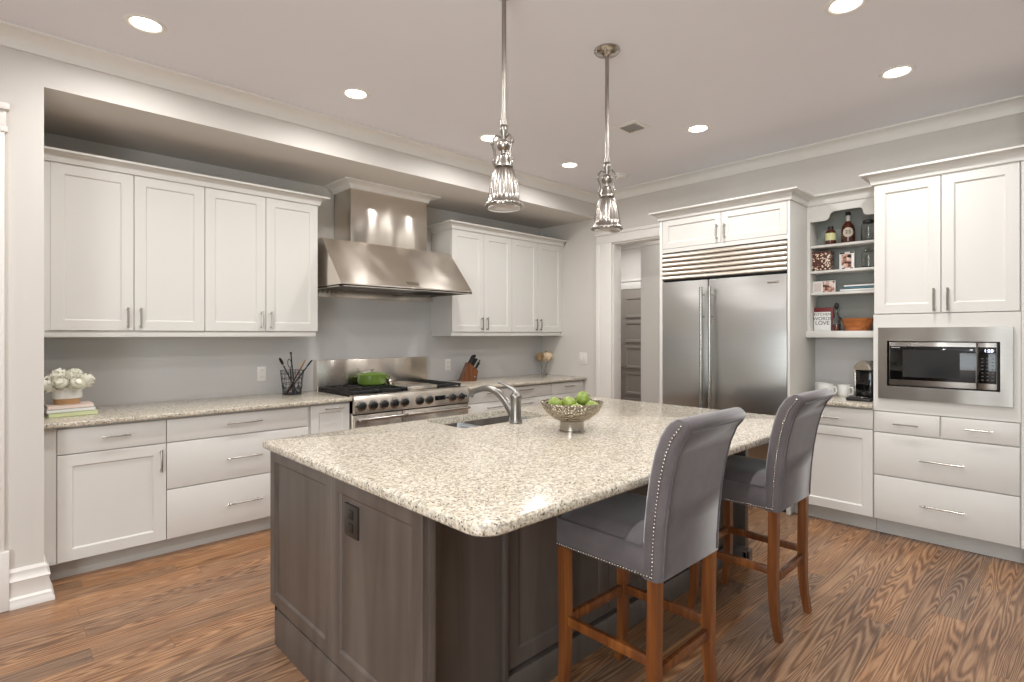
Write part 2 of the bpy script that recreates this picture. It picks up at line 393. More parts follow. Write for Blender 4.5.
    def prism(s, poly, lo, hi, fn, bev=0.0):
        """poly of (a,b); fn(a,b,w)->xyz ; w from lo to hi"""
        t = bmesh.new()
        A = [t.verts.new(fn(a, b, lo)) for a, b in poly]; B = [t.verts.new(fn(a, b, hi)) for a, b in poly]
        n = len(poly)
        for i in range(n): t.faces.new((A[i], A[(i+1) % n], B[(i+1) % n], B[i]))
        fa = t.faces.new(A[::-1]); fb = t.faces.new(B)
        if n > 4: bmesh.ops.triangulate(t, faces=[fa, fb])
        bmesh.ops.recalc_face_normals(t, faces=t.faces)
        if bev: 
            es = [e for e in t.edges if len(e.link_faces) == 2 and e.calc_face_angle() > 0.9]
            bmesh.ops.bevel(t, geom=es, offset=bev, segments=2, affect='EDGES')
        s._merge(t); return s
    def shaker(s, a0, a1, b0, b1, fn, rail=0.058, depth=0.009, th=0.02, ch=0.008):
        """framed door; fn(a,b,w) with w=0 the front face, positive into the cabinet"""
        t = bmesh.new()
        def ring(i, w): return [t.verts.new(fn(a, b, w)) for a, b in ((a0+i, b0+i), (a1-i, b0+i), (a1-i, b1-i), (a0+i, b1-i))]
        e = 0.0015
        R = [ring(0, th), ring(0, e), ring(e, 0), ring(rail, 0), ring(rail+ch*0.5, depth*0.35), ring(rail+ch, depth)]
        for i in range(len(R)-1):
            for k in range(4): t.faces.new((R[i][k], R[i][(k+1) % 4], R[i+1][(k+1) % 4], R[i+1][k]))
        t.faces.new(R[-1]); t.faces.new(R[0][::-1])
        bmesh.ops.recalc_face_normals(t, faces=t.faces)
        s._merge(t, True); return s
    def sweep(s, path, prof, side=1, closed_ends=True):
        """prof [(out,z)] swept along a 2D path with mitred corners; side=1: out is to the left of travel"""
        P = [Vector((p[0], p[1])) for p in path]; n = len(P); t = bmesh.new(); rings = []
        for i, p in enumerate(P):
            ds = []
            if i > 0: ds.append((P[i]-P[i-1]).normalized())
            if i < n-1: ds.append((P[i+1]-P[i]).normalized())
            ns = [Vector((-d.y, d.x))*side for d in ds]
            if len(ns) == 1: m = ns[0]
            else:
                m = ns[0]+ns[1]; m = m/m.dot(ns[0])
            rings.append([t.verts.new((p.x+m.x*o, p.y+m.y*o, z)) for o, z in prof])
        k = len(prof)
        for i in range(n-1):
            for j in range(k): t.faces.new((rings[i][j], rings[i][(j+1) % k], rings[i+1][(j+1) % k], rings[i+1][j]))
        if closed_ends: 
            f1 = t.faces.new(rings[0]); f2 = t.faces.new(rings[-1][::-1]); bmesh.ops.triangulate(t, faces=[f1, f2])
        bmesh.ops.recalc_face_normals(t, faces=t.faces)
        s._merge(t); return s
OFF = {}
def mkobj(name, mb, mat, parent=None, origin=(0, 0, 0), label=None, smooth=True, ang=35):
    me = bpy.data.meshes.new(name); bm = mb.bm
    o3 = OFF.get(parent.name, Vector(origin)) if parent else Vector(origin)
    bmesh.ops.translate(bm, vec=-o3, verts=bm.verts)
    bm.to_mesh(me); bm.free()
    if not smooth: me.polygons.foreach_set('use_smooth', [False]*len(me.polygons))
    else:
        me.set_sharp_from_angle(angle=math.radians(ang))
    me.materials.append(mat)
    o = bpy.data.objects.new(name, me); COL.objects.link(o)
    if parent: o.parent = parent; OFF[o.name] = o3
    else: o.location = o3; OFF[o.name] = o3
    if label: o['label'] = label
    return o
def struct(name, mb, mat, parent=None, origin=(0, 0, 0), **k):
    o = mkobj(name, mb, mat, parent, origin, **k)
    if not parent: o['kind'] = 'structure'
    return o
def thing(name, label, cat, loc, group=None, local=False):
    o = bpy.data.objects.new(name, None); COL.objects.link(o); o.location = loc; o.empty_display_size = 0.1
    o['label'] = label; o['category'] = cat
    if group: o['group'] = group
    OFF[o.name] = Vector((0, 0, 0)) if local else Vector(loc)
    return o
def solo(name, mb, mat, label, cat, loc, group=None, **k):
    o = mkobj(name, mb, mat, None, loc, **k); o['label'] = label; o['category'] = cat
    if group: o['group'] = group
    return o
def copy_thing(root, loc, label, rotz=None):
    def cp(o, par):
        c = o.copy(); COL.objects.link(c)
        if par: c.parent = par
        for ch in [x for x in KIDS.get(o.name, [])]: cp(ch, c)
        return c
    r = cp(root, None); r.location = loc; r['label'] = label
    if rotz is not None: r.rotation_euler = (0, 0, rotz)
    return r
KIDS = {}
def index_kids():
    KIDS.clear()
    for o in bpy.data.objects:
        if o.parent: KIDS.setdefault(o.parent.name, []).append(o)
def text_mesh(name, txt, size, mat, fn_matrix, parent, extrude=0.0005, align='CENTER'):
    cu = bpy.data.curves.new(name, 'FONT'); cu.body = txt; cu.size = size; cu.extrude = extrude; cu.align_x = align; cu.align_y = 'CENTER'
    tmp = bpy.data.objects.new('tmp', cu); COL.objects.link(tmp)
    dg = bpy.context.evaluated_depsgraph_get(); me = bpy.data.meshes.new_from_object(tmp.evaluated_get(dg))
    bpy.data.objects.remove(tmp, do_unlink=True)
    me.transform(fn_matrix); me.materials.clear(); me.materials.append(mat)
    o3 = OFF.get(parent.name); me.transform(Matrix.Translation(-o3))
    o = bpy.data.objects.new(name, me); COL.objects.link(o); o.parent = parent; OFF[o.name] = o3
    return o
FX = lambda X, y, z: Matrix(((0, 0, -1, X), (-1, 0, 0, y), (0, 1, 0, z), (0, 0, 0, 1)))   # text facing -X
FY = lambda x, Y, z: Matrix(((1, 0, 0, x), (0, 0, -1, Y), (0, 1, 0, z), (0, 0, 0, 1)))    # text facing -Y

fy = lambda Y: (lambda a, b, w: (a, Y+w, b))
fxn = lambda X: (lambda a, b, w: (X+w, a, b))

def pull(fn, a, b, L, horiz, parent, so=0.032, r=0.0048, mat=None):
    """bar pull with two posts; centred at a,b on the face described by fn"""
    mb = MB()
    if horiz:
        mb.tube([fn(a-L/2, b, -so), fn(a+L/2, b, -so)], r)
        for q in (-1, 1): mb.tube([fn(a+q*(L/2-0.022), b, 0.0), fn(a+q*(L/2-0.022), b, -so)], r*0.8, 8)
    else:
        pts = []; rr = []
        for i in range(9):
            t = i/8*2-1; pts.append(fn(a, b+t*L/2, -so-0.006*(1-t*t))); rr.append(r*(1.35 if abs(t) > 0.9 else (0.9 if abs(t) > 0.6 else 1.15)))
        mb.tube(pts, rr, 10)
        for q in (-1, 1): mb.tube([fn(a, b+q*(L/2-0.012), 0.0), fn(a, b+q*(L/2-0.012), -so)], r*1.1, 8)
    return mkobj('handle', mb, mat or M['dnickel'], parent)

# ------------------------------------------------------------------ room shell
ZC = 2.95; WX = 4.92; WB = 4.63; BY = 3.78
struct('floor', MB().box(-2.4, 8.2, -3.2, 8.2, -0.06, 0.0), M['floor'])
struct('ceiling', MB().box(-2.4, WX+0.15, -3.2, 3.95, ZC, ZC+0.08), M['ceil'])
struct('wall_back', MB().box(0.0, WX+0.15, WB, WB+0.12, 0, 2.96), M['wall'])
# soffit (dropped bulkhead) over the range alcove, its front flush with the pier
struct('ceiling_alcove', MB().box(0.193, WX, BY, WB, 2.705, 2.95), M['wall'])
struct('wall_pier', MB().box(-2.3, 0.193, BY, WB, 0, 2.95), M['wall'])
# left wall with two window openings
mb = MB(); xs = (-2.3, -2.2); ys = [-3.1] + [v for ab in WINL for v in ab] + [BY]
for i in range(0, 4, 2): mb.box(*xs, ys[i], ys[i+1], 0, 2.95)
for a, b in WINL: mb.box(*xs, a, b, 0, 0.4); mb.box(*xs, a, b, 2.4, 2.95)
struct('wall_left', mb, M['wall'])
mb = MB(); xs = [-2.3, WINR[0][0], WINR[0][1], WINR[1][0], WINR[1][1], WX]
for i in range(0, 6, 2): mb.box(xs[i], xs[i+1], -3.1, -3.0, 0, 2.95)
for a, b in WINR: mb.box(a, b, -3.1, -3.0, 0, 0.85); mb.box(a, b, -3.1, -3.0, 2.35, 2.95)
struct('wall_front', mb, simple('bounce_cutting_dark_paint', srgb(112, 106, 100), 0.6, var=0.01))  # unseen wall darkened to cut bounce onto the seating side
def window(n, horizontal, a, b, pos, z0, z1):
    def bx(m, u0, u1, w0, w1, q0, q1, bev=0.003):
        if horizontal: m.box(u0, u1, pos+w0, pos+w1, q0, q1, bev)
        else: m.box(pos+w0, pos+w1, u0, u1, q0, q1, bev)
    mb = MB()
    for u0, u1, q0, q1 in ((a, a+0.05, z0, z1), (b-0.05, b, z0, z1), (a, b, z0, z0+0.05), (a, b, z1-0.05, z1), (a, b, (z0+z1)/2-0.02, (z0+z1)/2+0.02)):
        bx(mb, u0, u1, -0.07, -0.04, q0, q1)
    bx(mb, (a+b)/2-0.012, (a+b)/2+0.012, -0.065, -0.045, z0, z1)
    fr = struct('window_%d' % n, mb, M['trim'])
    p = MB(); bx(p, a+0.04, b-0.04, -0.058, -0.052, z0+0.04, z1-0.04, 0)
    struct('pane', p, M['daylight'], fr)
    c = MB()
    for u0, u1, q0, q1 in ((a-0.09, a, z0-0.09, z1+0.09), (b, b+0.09, z0-0.09, z1+0.09), (a-0.12, b+0.12, z1, z1+0.11), (a-0.12, b+0.12, z0-0.11, z0)):
        bx(c, u0, u1, 0.0, 0.022, q0, q1)
    struct('casing', c, M['trim'], fr)
n = 1
for a, b in WINL: window(n, False, a, b, -2.2, 0.4, 2.4); n += 1
for a, b in WINR: window(n, True, a, b, -3.0, 0.85, 2.35); n += 1

# right wall: thin wall with the doorway, wall behind the tall cabinets, stub beside the tall cabinet
DOOR0, DOOR1, DOORZ = 2.72, 3.555, 2.40
mb = MB()
mb.box(WX, WX+0.12, DOOR1, WB, 0, 2.95); mb.box(WX, WX+0.12, 2.692, DOOR1, DOORZ, 2.95); mb.box(WX, WX+0.12, 2.692, DOOR0, 0, DOORZ)
struct('wall_right', mb, M['wall'])
struct('wall_right_upper', MB().box(WX, WX+0.12, -3.1, 2.692, 2.53, 2.95), M['wall'])
struct('wall_right_rear', MB().box(5.051, 5.12, -3.1, 2.69, 0, 2.53), M['wall'])
struct('wall_stub', MB().box(4.45, WX, -3.0, 0.2, 0, 2.95), M['wall'])

# hall beyond the doorway
area('hall_fill', (5.2, 3.1, 2.60), (0.3, 0, -1), 0.3, 0.3, 1.6, CAN_COL, 'DISK')  # added without a fixture to brighten the inner hall wall
for q in ((6.1, 4.5), (6.1, 2.9)): area('hall_fill', (q[0], q[1], 2.70), (0, 0, -1), 0.16, 0.16, 8, CAN_COL, 'DISK')  # added fill for the dark hall, no ceiling fixtures built
struct('wall_hall', MB().box(6.8, 6.9, 2.0, 8.0, 0, 2.8), M['wall'])
struct('wall_hall_inner', MB().box(5.55, 5.65, 1.0, 3.60, 0, 2.8), M['wall'])
struct('wall_hall_side', MB().box(WX+0.12, 6.8, 5.35, 5.45, 0, 2.8), M['wall'])
struct('ceiling_hall', MB().box(WX+0.12, 6.9, 1.0, 5.45, 2.75, 2.80), M['ceil'])
struct('wall_hall_end', MB().box(WX+0.12, 6.9, 0.95, 1.0, 0, 2.8), M['wall'])
CR = lambda z0, z1, pr, n=6: [(0, z0), (0.012, z0), (0.016, z0+0.012)] + [(0.016+(pr-0.03)*(1-math.cos(PI/2*i/n)), z0+0.016+(z1-z0-0.03)*math.sin(PI/2*i/n)) for i in range(1, n+1)] + [(pr, z1-0.012), (pr, z1), (0, z1)]
struct('trim_1', MB().sweep([(-2.2, BY), (WX, BY), (WX, -3.0)], CR(2.862, ZC, 0.10), -1), M['trim'])
struct('trim_2', MB().sweep([(6.8, 2.0), (6.8, 5.35), (WX+0.12, 5.35)], CR(2.66, 2.75, 0.09), 1), M['trim'])
struct('trim_3', MB().sweep([(5.66, 3.60), (5.55, 3.60), (5.55, 1.0)], CR(2.44, 2.52, 0.06), -1), M['trim'])
# doorway casing
mb = MB()
mb.box(WX-0.022, WX, DOOR1, DOOR1+0.205-0.0, 0, DOORZ, 0.004)
mb.box(WX-0.03, WX, DOOR1+0.16, DOOR1+0.205, 0, DOORZ, 0.004)
mb.box(WX-0.022, WX, 2.692, DOOR1+0.205, DOORZ, DOORZ+0.09, 0.004)
mb.box(WX-0.035, WX, 2.692, DOOR1+0.22, DOORZ+0.09, DOORZ+0.125, 0.006)
mb.box(WX, WX+0.14, DOOR1-0.015, DOOR1, 0, DOORZ, 0.002)
mb.box(WX, WX+0.14, DOOR0, DOOR1, DOORZ-0.015, DOORZ, 0.002)
struct('trim_4', mb, M['trim'])
# hall door, casing, handle
d1 = struct('door_1', MB().box(6.755, 6.80, 3.95, 4.755, 0.01, 2.05, 0.002), M['hdoor'])
pz = [0.12, 0.50, 0.88, 1.26, 1.62, 1.98]
for i in range(5):
    m_ = MB().shaker(4.06, 4.645, pz[i]+0.02, pz[i+1]-0.04, fxn(6.735), 0.028, 0.012, 0.02, 0.012)
    struct('door_panel', m_, M['hdoor'], d1)
hd = MB().tube([(6.755, 4.70, 0.93), (6.70, 4.70, 0.93)], 0.012).tube([(6.70, 4.705, 0.93), (6.695, 4.60, 0.93)], 0.011).lathe([(0.0, 0.0), (0.03, 0), (0.03, 0.004), (0, 0.004)], (6.75, 4.70, 0.93))
struct('door_handle', hd, M['nickel'], d1)
mb = MB(); mb.box(6.77, 6.8, 4.76, 4.85, 0, 2.07, 0.004); mb.box(6.77, 6.8, 3.86, 3.95, 0, 2.07, 0.004)
mb.box(6.765, 6.8, 3.84, 4.87, 2.06, 2.46, 0.004)
mb2 = MB(); mb2.box(6.77, 6.8, 4.76, 4.85, 0, 2.07, 0.004); mb2.box(6.77, 6.8, 3.86, 3.95, 0, 2.07, 0.004)
mb2.box(6.765, 6.8, 3.84, 4.87, 2.06, 2.17, 0.004); mb2.box(6.75, 6.8, 3.82, 4.89, 2.17, 2.20, 0.004); mb.bm.free()
struct('trim_5', mb2, M['trim'])

# white casing and base at the left edge, baseboard of the pier
mb = MB()
mb.box(-0.07, 0.040, BY-0.028, BY, 0.30, 2.42, 0.003)
mb.box(-0.055, 0.012, BY-0.034, BY-0.02, 0.30, 2.42, 0.003)
mb.box(-0.08, 0.058, BY-0.04, BY, 0, 0.30, 0.005)
mb.box(-0.08, 0.052, BY-0.035, BY, 2.42, 2.45, 0.005)
mb.box(-0.07, 0.046, BY-0.030, BY, 2.45, 2.53, 0.003)
mb.box(-0.09, 0.060, BY-0.050, BY, 2.53, 2.565, 0.008)
struct('trim_6', mb, M['trim'])
BB = [(0, 0), (0.042, 0), (0.042, 0.018), (0.034, 0.03), (0.034, 0.045), (0.022, 0.055), (0.020, 0.125), (0.026, 0.135), (0.018, 0.145), (0.012, 0.165), (0.014, 0.18), (0.006, 0.195), (0, 0.195)]
struct('baseboard_back', MB().sweep([(0.058, BY), (0.193, BY), (0.193, 3.945)], BB, -1), M['trim'])
struct('baseboard_right', MB().sweep([(4.45, -3.0), (4.45, 0.2), (4.50, 0.2)], [(0, 0), (0.03, 0), (0.03, 0.09), (0.02, 0.11), (0.012, 0.13), (0, 0.13)], 1), M['trim'])
# backsplash tile behind counters and range
struct('trim_7', MB().box(0.193, WX, WB-0.012, WB, 0.90, 1.46).box(1.903, 3.262, WB-0.012, WB, 1.46, 2.25), M['tile'])
struct('trim_8', MB().box(5.035, 5.05, 1.002, 1.553, 0.90, 1.40), M['tile'])

# ------------------------------------------------------------------ recessed lights, vent, smoke detector
CANS = [(0.55, 3.23, 'recessed ceiling light at the far left, over the left cabinets'),
        (1.69, 3.23, 'recessed ceiling light between the left cabinets and the steel hood'),
        (2.835, 3.23, 'recessed ceiling light just left of the nearer hanging lamp'),
        (3.82, 3.235, 'recessed ceiling light between the two hanging lamps'),
        (3.843, 1.993, 'recessed ceiling light in front of the refrigerator'),
        (3.866, 0.75, 'recessed ceiling light in front of the tall microwave cabinet'),
        (2.896, 0.761, 'recessed ceiling light cut by the top edge of the picture')]
def can(x, y, label):
    t = thing('recessed_light', label, 'ceiling light', (x, y, ZC), 'recessed ceiling lights')
    mkobj('trim_ring', MB().lathe([(0.062, 0.02), (0.064, -0.001), (0.072, -0.006), (0.088, -0.004), (0.092, 0.0), (0.092, 0.003)], (x, y, ZC)), M['plastic'], t)
    mkobj('lens', MB().lathe([(0, -0.003), (0.062, -0.003), (0.062, 0.004)], (x, y, ZC)), M['canlight'], t)
    return t
for x, y, lb in CANS: can(x, y, lb)
extra = [(0.55, 2.0), (0.55, 0.76), (1.69, 0.76), (-1.0, 0.76), (-1.0, -0.8)]  # grid continued out of view, then two added to fill from the left
for x, y in extra: can(x, y, 'round recessed ceiling light outside the picture, assumed from the grid or added for fill')
for x, y in [c[:2] for c in CANS] + extra:
    area('can_lamp', (x, y, ZC-0.012), (0, 0, -1), 0.09, 0.09, CAN_POWER, CAN_COL, 'DISK', math.radians(165))

t = thing('ceiling_vent', 'small square ceiling vent right of the farther hanging lamp', 'vent', (3.458, 2.32, ZC))
mkobj('frame', MB().box(3.36, 3.556, 2.22, 2.42, ZC-0.006, ZC, 0.002), M['plastic'], t)
mb = MB(); mb.box(3.395, 3.52, 2.255, 2.385, ZC-0.010, ZC-0.004)
for i in range(7): mb.box(3.395, 3.52, 2.258+i*0.019, 2.262+i*0.019, ZC-0.016, ZC-0.006)
mkobj('grille', mb, M['cloud'], t)
t = thing('smoke_detector', 'round white smoke detector on the ceiling, half behind the farther hanging lamp', 'smoke detector', (4.42, 3.09, ZC))
mkobj('base_plate', MB().lathe([(0, 0), (0.075, 0), (0.075, -0.012), (0.066, -0.016), (0, -0.016)], (4.42, 3.09, ZC)), M['plastic'], t)
mkobj('cover', MB().lathe([(0.06, -0.015), (0.056, -0.036), (0.03, -0.045), (0, -0.046)], (4.42, 3.09, ZC)), M['plastic'], t)

# ------------------------------------------------------------------ cabinets
def drawer(mbargs, t, hz=True, handle=None):
    pass
def slab(t, fn, a0, a1, b0, b1, name='drawer'):
    t0 = fn(a0, b0, 0); t1 = fn(a1, b1, 0.02)
    return mkobj(name, MB().box(min(t0[0], t1[0]), max(t0[0], t1[0]), min(t0[1], t1[1]), max(t0[1], t1[1]), b0, b1, 0.002, 2), M['cab'], t)
G = 0.0022
# --- upper cabinets on the range wall
UY = 4.27
def upper(x0, x1, xm, label, filler=None):
    t = thing('upper_cabinet', label, 'cabinet', (x0, UY, 1.38), 'white wall cabinets beside the hood')
    b = MB(); b.box(x0, x1, UY+0.022, WB-0.012, 1.42, 2.44)
    if filler: b.box(filler, x0+0.004, UY+0.004, UY+0.05, 1.42, 2.44)
    mkobj('body', b, M['cab'], t)
    b = MB(); b.box(filler or x0, x1-(0.012 if x1 in (1.903,) else 0), UY+0.012, UY+0.035, 1.38, 1.418, 0.002); b.box(x1-0.032, x1-0.012, UY+0.03, WB-0.02, 1.38, 1.42); b.box(x0, x0+0.02, UY+0.03, WB-0.02, 1.38, 1.42); mkobj('light_rail', b, M['cab'], t)
    f = fy(UY)
    for a0, a1, hx in ((x0, xm, xm-0.035), (xm, x1, xm+0.035)):
        d = mkobj('door', MB().shaker(a0+G, a1-G, 1.422, 2.438, f, 0.062), M['cab'], t)
        pull(f, hx, 1.505, 0.13, False, d, 0.026, 0.0056)
    return t
upper(0.245, 1.080, 0.664, 'white double door wall cabinet at the far left, against the pier', 0.194)
upper(1.080, 1.903, 1.496, 'white double door wall cabinet directly left of the steel hood')
upper(3.262, 4.078, 3.677, 'white double door wall cabinet directly right of the steel hood')
upper(4.078, 4.902, 4.487, 'white double door wall cabinet in the far corner, right of the hood pair')
struct('trim_11', MB().box(4.902, WX, UY+0.004, UY+0.03, 1.38, 2.44), M['cab'])
CC = CR(2.438, 2.505, 0.070)
struct('trim_12', MB().sweep([(0.194, UY), (1.903, UY), (1.903, WB-0.012)], CC, -1), M['cab'])
struct('trim_13', MB().sweep([(3.262, WB-0.012), (3.262, UY), (WX, UY)], CC, -1), M['cab'])

# --- base cabinets on the range wall
BF = 3.945
def base_body(x0, x1, yf=BF):
    b = MB(); b.box(x0, x1, yf+0.022, WB-0.012, 0.114, 0.878); return b
f = fy(BF)
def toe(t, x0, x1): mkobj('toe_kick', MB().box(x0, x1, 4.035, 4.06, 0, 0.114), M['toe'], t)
t = thing('base_cabinet', 'white base cabinet with one drawer over one door, beside the pier', 'cabinet', (0.2, BF, 0), 'white base cabinets along the range wall')
b = base_body(0.194, 0.782); b.box(0.194, 0.254, BF+0.004, BF+0.05, 0.114, 0.878); mkobj('body', b, M['cab'], t); toe(t, 0.194, 0.782)
d = slab(t, f, 0.257, 0.782-G, 0.722, 0.864); pull(f, 0.525, 0.80, 0.14, True, d)
d = mkobj('door', MB().shaker(0.257, 0.782-G, 0.116, 0.716, f, 0.064, 0.010), M['cab'], t); pull(f, 0.752, 0.615, 0.135, False, d, 0.026, 0.0056)
t = thing('base_cabinet', 'wide white base cabinet with three stacked drawers, left of the range', 'cabinet', (0.782, BF, 0), 'white base cabinets along the range wall')
mkobj('body', base_body(0.782, 1.70), M['cab'], t); toe(t, 0.782, 1.70)
for z0, z1, hz in ((0.722, 0.864, 0.803), (0.428, 0.716, 0.568), (0.116, 0.422, 0.263)):
    d = slab(t, f, 0.782+G, 1.685, z0, z1); pull(f, 1.235, hz, 0.225, True, d)
t = thing('base_cabinet', 'narrow white pull-out base cabinet squeezed against the left side of the range', 'cabinet', (1.70, BF, 0), 'white base cabinets along the range wall')
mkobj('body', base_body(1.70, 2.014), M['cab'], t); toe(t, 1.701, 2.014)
d = mkobj('door', MB().shaker(1.706, 2.012, 0.116, 0.864, f, 0.058, 0.010), M['cab'], t); pull(f, 1.877, 0.834, 0.15, True, d)
t = thing('base_cabinet', 'white base cabinet with stacked drawers right of the range, behind the faucet', 'cabinet', (3.17, BF, 0), 'white base cabinets along the range wall')
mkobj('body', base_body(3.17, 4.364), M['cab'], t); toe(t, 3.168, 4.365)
for z0, z1, hz in ((0.745, 0.864, 0.83), (0.435, 0.739, 0.69), (0.116, 0.429, 0.38)):
    d = slab(t, f, 3.20, 4.362, z0, z1)
    for hx in (3.52, 3.95): pull(f, hx, hz, 0.20, True, d)
t = thing('base_cabinet', 'white base cabinet with a short top drawer in the far corner by the doorway', 'cabinet', (4.365, BF, 0), 'white base cabinets along the range wall')
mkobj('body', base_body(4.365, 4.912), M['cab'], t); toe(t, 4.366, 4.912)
d = slab(t, f, 4.368, 4.905, 0.745, 0.864); pull(f, 4.635, 0.822, 0.15, True, d)
d = mkobj('door', MB().shaker(4.368, 4.905, 0.116, 0.739, f, 0.06, 0.01), M['cab'], t); pull(f, 4.42, 0.65, 0.13, False, d)

# --- countertops
def slab_top(mb, pts, z0, z1, r=0.012):
    """polygon with eased top and bottom edges"""
    P = [Vector(p) for p in pts]; n = len(P)
    def inset(d):
        out = []
        for i in range(n):
            a = (P[i]-P[i-1]).normalized(); b = (P[(i+1) % n]-P[i]).normalized()
            na = Vector((-a.y, a.x)); nb = Vector((-b.y, b.x)); m = na+nb; m = m/max(m.dot(na), 0.2)
            out.append(P[i]+m*d)
        return out
    t = bmesh.new(); rings = []
    for k in range(5):
        an = PI/2*k/4; rings.append([t.verts.new((q.x, q.y, z0+r*(1-math.sin(an)))) for q in inset(r*(1-math.cos(an)) if False else r*math.cos(PI/2-an) if False else r*(1-math.cos(PI/2-an)) )])
    # build bottom ring -> side -> top
    t.free(); t = bmesh.new(); rings = []
    for k in range(4):
        an = PI/2*k/3; rings.append([t.verts.new((q.x, q.y, z0+r*(1-math.sin(an)))) for q in inset(r*(1-math.cos(PI/2-an)) if False else r*(1-math.sin(an)*1.0) if False else r*(1-math.cos(an-0)) if False else r*(1-math.sin(an)))])
    rings = []
    t.free(); t = bmesh.new()
    for k in range(4):
        an = PI/2*k/3
        rings.append([t.verts.new((q.x, q.y, z0+r*(1-math.cos(an)))) for q in inset(r*(1-math.sin(an)))])
    for k in range(4):
        an = PI/2*k/3
        rings.append([t.verts.new((q.x, q.y, z1-r*(1-math.sin(an)))) for q in inset(r*(1-math.cos(an)))])
    return t, rings
def top_simple(x0, x1, y0, y1, z0=0.878, z1=0.908):
    t, R = slab_top(None, [(x0, y0), (x1, y0), (x1, y1), (x0, y1)], z0, z1, 0.009)
    n = 4
    for i in range(len(R)-1):
        for k in range(n): t.faces.new((R[i][k], R[i][(k+1) % n], R[i+1][(k+1) % n], R[i+1][k]))
    t.faces.new(R[0][::-1]); t.faces.new(R[-1]); bmesh.ops.recalc_face_normals(t, faces=t.faces)
    for f_ in t.faces: f_.smooth = abs(f_.normal.z) < 0.98
    mb = MB(); mb._merge(t, True); return mb
CY = 3.905
solo('countertop', top_simple(0.194, 2.015, CY, WB-0.013), M['granite'], 'speckled granite countertop on the drawers left of the range', 'countertop', (1.1, 4.2, 0.878), 'granite countertops')
solo('countertop', top_simple(3.160, WX-0.003, CY, WB-0.013), M['granite'], 'speckled granite countertop running from the range to the far corner', 'countertop', (4.0, 4.2, 0.878), 'granite countertops')
solo('countertop', top_simple(4.42, 5.034, 1.004, 1.552), M['granite'], 'short speckled granite countertop in the coffee nook', 'countertop', (4.7, 1.28, 0.878), 'granite countertops')

# --- island
IX0, IX1, IY0, IY1 = 0.897, 3.425, 1.045, 2.625
SX0, SX1, SY0, SY1 = 1.765, 2.445, 2.215, 2.575
pts = []
def arc(cx, cy, r, a0, a1, n=8):
    return [(cx+r*math.cos(a0+(a1-a0)*i/n), cy+r*math.sin(a0+(a1-a0)*i/n)) for i in range(n+1)]
rc = 0.075; rb = 0.02
pts += arc(IX0+rc, IY0+rc, rc, PI, 1.5*PI) + arc(IX1-rc, IY0+rc, rc, 1.5*PI, 2*PI) + arc(IX1-rb, IY1-rb, rb, 0, PI/2, 4) + arc(IX0+rb, IY1-rb, rb, PI/2, PI, 4)
t_, R = slab_top(None, pts, 0.870, 0.908, 0.014)
n = len(pts)
for i in range(len(R)-1):
    for k in range(n): t_.faces.new((R[i][k], R[i][(k+1) % n], R[i+1][(k+1) % n], R[i+1][k]))
hole = arc(SX0+0.03, SY0+0.03, 0.03, PI, 1.5*PI, 4) + arc(SX1-0.03, SY0+0.03, 0.03, 1.5*PI, 2*PI, 4) + arc(SX1-0.03, SY1-0.03, 0.03, 0, PI/2, 4) + arc(SX0+0.03, SY1-0.03, 0.03, PI/2, PI, 4)
H = [[t_.verts.new((a, b, z)) for a, b in hole] for z in (0.870, 0.908)]
nh = len(hole)
for k in range(nh): t_.faces.new((H[0][k], H[0][(k+1) % nh], H[1][(k+1) % nh], H[1][k]))
for ring, hr in ((R[0], H[0]), (R[-1], H[1])):
    es = []
    for L_ in (ring, hr):
        for k in range(len(L_)):
            e = t_.edges.get((L_[k], L_[(k+1) % len(L_)])) or t_.edges.new((L_[k], L_[(k+1) % len(L_)])); es.append(e)
    bmesh.ops.triangle_fill(t_, use_beauty=True, use_dissolve=False, edges=es)
bmesh.ops.recalc_face_normals(t_, faces=t_.faces)
for f_ in t_.faces: f_.smooth = abs(f_.normal.z) < 0.98
mb = MB(); mb._merge(t_, True)
solo('countertop', mb, M['granite'], 'large speckled granite island countertop with rounded corners and a sink cutout', 'countertop', (2.1, 1.8, 0.870), 'granite countertops', ang=25)

LX, LY0, LY1 = 0.93, 1.365, 2.600
SF = 1.50           # seating-side face
isl = thing('kitchen_island', 'dark grey-brown stained kitchen island with framed panels under the granite top', 'island', (2.1, 2.0, 0))
b = MB()
b.box(LX+0.02, 3.34, SF+0.015, SF+0.035, 0.0, 0.870); b.box(LX+0.02, LX+0.04, SF, LY1, 0.0, 0.870)
b.box(LX+0.02, 3.34, LY1-0.03, LY1-0.005, 0.114, 0.870); b.box(3.32, 3.34, SF, LY1, 0, 0.870)
b.box(LX+0.04, 3.32, SF+0.035, LY1-0.08, 0.05, 0.07)
mkobj('body', b, M['island'], isl)
f = fxn(LX)
mkobj('side_panel', MB().shaker(1.972, LY1, 0.158, 0.868, f, 0.05, 0.010, 0.022, 0.012), M['island'], isl)
mkobj('side_panel', MB().shaker(LY0, 1.970, 0.158, 0.868, f, 0.055, 0.010, 0.022, 0.012), M['island'], isl)
b = MB(); b.box(LX+0.022, LX+0.05, LY0, SF+0.01, 0.0, 0.868, 0.001); mkobj('end_panel', b, M['island'], isl)
b = MB(); b.prism([(0.012, 0), (0.012, 0.115), (0.008, 0.125), (0.004, 0.15), (-0.02, 0.157), (-0.06, 0.157), (-0.06, 0)], LY0-0.012, 2.515, lambda a, z, w: (LX+0.002-a, w, z)); 
mkobj('base_moulding', b, M['island'], isl)
